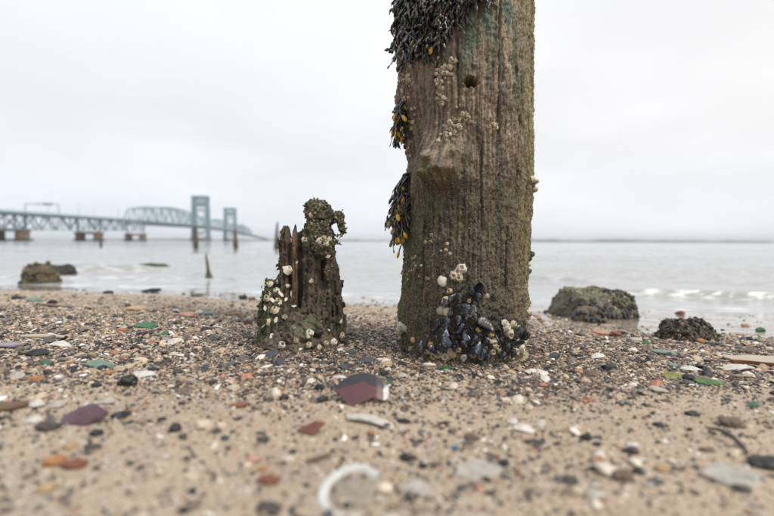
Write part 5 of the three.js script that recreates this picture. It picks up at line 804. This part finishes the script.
// stones told apart by look or by neighbour
const sg = 'stones lying on the beach';
for (const [x, y, w, h, t, l, c] of [[127, 381, 19, 17, 'k', 'round black stone on the gravel edge', 0], [33, 353, 28, 10, 'k', 'black wedge shaped stone on the gravel', 1], [188, 315, 24, 8, 'p', 'pink flat stone on damp sand beside the white chip'], [600, 333, 20, 8, 'p', 'pink rounded stone below the crusted rock'], [617, 334, 13, 7, 'r', 'red stone touching the pink one'], [623, 333, 8, 5, 'k', 'small black stone beside the red one'], [53, 461, 20, 14, 'o', 'bright orange pebble touching a red brown stone on sand'], [73, 465, 24, 11, 'r', 'red brown stone touching the orange pebble'], [69, 447, 13, 8, 'y', 'small yellow pebble above the orange one'], [46, 488, 18, 10, 'y', 'dull yellow stone below the orange pebble'], [118, 415, 17, 11, 'k', 'black stone beside the purple shard with a red bit', 1], [127, 412, 8, 6, 'r', 'red bit touching the black stone by the purple shard'], [174, 428, 14, 15, 'k', 'upright black stone on open sand', 1], [95, 433, 16, 10, 'k', 'dark stone below the purple shard', 1], [92, 447, 22, 7, 'd', 'long dark stone on sand above the red brown one', 1], [46, 427, 24, 11, 'd', 'flat dark brown stone in front of the purple shard'], [203, 424, 20, 14, 'c', 'cream stone on open sand beside a smaller cream one', 1], [221, 426, 12, 10, 'c', 'smaller cream stone beside the larger one', 1], [216, 432, 12, 5, 'd', 'thin dark stone in front of the cream pair'], [225, 438, 9, 8, 's', 'blue black pebble below the cream pair'], [263, 440, 14, 8, 'd', 'dark brown pebble on open sand between cream stones'], [288, 459, 17, 12, 'c', 'smooth cream pebble near the brown twig'], [254, 459, 17, 10, 'p', 'salmon pebble beside the smooth cream one'], [262, 470, 12, 7, 'o', 'orange pebble behind a dark red stone'], [268, 481, 26, 11, 'r', 'wide dark red stone on the sand'], [284, 397, 13, 12, 'k', 'black cube shaped stone at the gravel edge', 1], [268, 400, 13, 5, 'd', 'thin dark stone beside the black cube'], [322, 399, 22, 10, 'k', 'flat black stone at the side of the large purple shard', 1], [319, 386, 14, 13, 'k', 'black stone behind the large purple shard', 1], [384, 426, 18, 9, 'd', 'brown stone under the end of the white strip', 1], [371, 432, 9, 7, 'o', 'orange pebble under the white strip'], [404, 421, 16, 7, 'k', 'black oval stone beside the white strip'], [384, 373, 12, 9, 'k', 'black stone behind the purple shard near the pile', 1], [406, 457, 13, 14, 'k', 'black stone with brown top on open sand'], [423, 466, 10, 9, 'k', 'round black pebble beside a brown one'], [435, 464, 9, 8, 'b', 'brown pebble beside the round black one'], [455, 448, 8, 7, 'u', 'bright blue bead on the sand'], [472, 437, 16, 10, 'b', 'grey brown stone above the blue bead'], [505, 463, 16, 11, 'k', 'black pebble at the end of a short twig', 1], [536, 442, 22, 7, 'd', 'flat dark brown stone near the ridged white shell'], [588, 437, 15, 11, 'k', 'black angular stone on the open sand beside a cream one', 1], [575, 428, 13, 9, 'c', 'cream pebble near the black angular stone'], [598, 445, 12, 6, 'k', 'small black sliver by the black angular stone', 1], [633, 451, 13, 11, 'd', 'dark stone under a white chip'], [633, 445, 12, 5, 'w', 'white chip on the dark stone'], [599, 460, 12, 11, 'o', 'orange stone among brown stones'], [603, 471, 14, 8, 't', 'tan stone below the orange one'], [598, 454, 11, 5, 'd', 'dark sliver above the orange stone'], [624, 476, 22, 16, 'b', 'brown lumpy stone beside a small black pebble'], [639, 471, 11, 8, 'k', 'small black pebble beside the brown lumpy stone'], [663, 468, 14, 10, 'y', 'yellowish pebble on open sand near the brown lumpy stone'], [658, 482, 13, 8, 'g', 'grey pebble below the yellowish one'], [571, 481, 18, 10, 'd', 'dark stone with a pale one in front'], [579, 490, 12, 9, 'c', 'pale pebble in front of the dark stone'], [659, 425, 10, 6, 'k', 'small black pebble on smooth open sand'], [693, 414, 15, 6, 'k', 'flat black pebble near the gravel and the strap'], [733, 422, 24, 12, 'b', 'lumpy brown stone among pale chips above the strap'], [708, 450, 15, 5, 'b', 'thin brown stone below the curved strap'], [743, 489, 14, 9, 'd', 'dark pebble below the wide pale glass'], [610, 367, 19, 9, 'k', 'black pointed stone on the gravel', 1], [647, 362, 12, 7, 'k', 'black lump on gravel beside a smaller one', 1], [636, 361, 9, 6, 'd', 'small dark stone beside the black lump', 1], [690, 378, 14, 9, 'k', 'black stone between the two green weed scraps', 1], [574, 372, 15, 7, 'k', 'black flat stone on gravel by the brown one', 1], [592, 374, 20, 10, 'b', 'brown angular stone on gravel', 1], [560, 388, 10, 7, 'b', 'brown pebble at the lower gravel edge'], [748, 351, 18, 6, 'b', 'smooth brown flat stone on wet sand'], [701, 341, 9, 6, 'o', 'orange pebble touching the dark barnacled lump'], [681, 313, 8, 5, 'r', 'red brown pebble alone on the wet shore'], [151, 290.5, 21, 5, 'k', 'long dark stone at the wet edge of the sand'], [16, 298, 10, 5, 'k', 'small black stone on damp sand near a pale green chip'], [52, 302, 8, 5, 'k', 'tiny black stone on damp sand above the twig'], [108, 292, 10, 4, 'k', 'small dark stone near the long dark one'], [243, 297, 11, 6, 'k', 'round black stone on wet sand beside a brown one'], [252, 298.5, 10, 5, 'b', 'brown stone beside the round black one on wet sand'], [197, 295, 14, 5, 'g', 'grey flat stone on wet sand'], [128, 305.5, 7, 5, 'd', 'small dark stone near the tan sliver'], [177, 322, 11, 7, 'd', 'dark lump on gravel behind the pink stone', 1], [142, 334, 9, 7, 'k', 'black stone beside the bright green shard'], [215, 337.5, 13, 8, 'g', 'grey rounded stone on the gravel near the stump'], [248, 322, 10, 9, 'd', 'dark stone beside the stump edge'], [122, 330, 9, 5, 'o', 'orange stone on the gravel near the green shard'], [36, 379, 12, 7, 'o', 'rust orange stone in the gravel near a dull white shell'], [109, 373, 10, 7, 'o', 'rust stone in gravel beside the pale green sliver'], [96, 385, 10, 6, 'k', 'black pebble beside the round black stone'], [153, 370, 11, 6, 'k', 'flat black pebble behind the white flat shell'], [62, 333, 12, 5, 'd', 'dark flat stone above the white flat shell'], [269, 508, 28, 13, 'd', 'wide dark brown stone with a rust edge on the sand'], [183, 512, 12, 8, 'k', 'black pebble near the wide dark brown stone'], [191, 477, 16, 9, 'c', 'pale cream stone on sand near the dark pebbles'], [308, 348, 8, 6, 't', 'tan pebble at the very foot of the stump']]) stone(x, y, w, h, t, l, { chunk: c, group: sg });
// more of the larger pebbles, alike but for their place
{
  const R = rng(808), kinds = [['k', 'small black pebble scattered on the beach'], ['d', 'small dark brown pebble scattered on the beach'], ['t', 'small tan pebble scattered on the beach'], ['c', 'small cream pebble scattered on the beach'], ['p', 'small salmon pebble scattered on the beach'], ['g', 'small grey pebble scattered on the beach'], ['b', 'small brown pebble scattered on the beach']];
  let n = 0; for (let k = 0; k < 900 && n < 120; k++) { const x = R() * 774, t = R(), y = t < 0.55 ? 325 + 80 * R() : 400 + 112 * R(); const p = onGround(x, y); if (blocked(p.x, p.z, -0.03) || (y < 400 && R() < 0.2)) continue; const [tn, l] = kinds[Math.floor(R() ** 1.15 * 7)], w = (y < 400 ? 5 : 4.5) + 5 * R() ** 1.8; stone(x, y, w, w * (0.45 + 0.3 * R()), tn, l, { name: 'pebble', cat: 'pebble', group: 'larger pebbles scattered on the beach', chunk: R() < 0.35 }); n++; }
}
renderer.render(scene, camera);
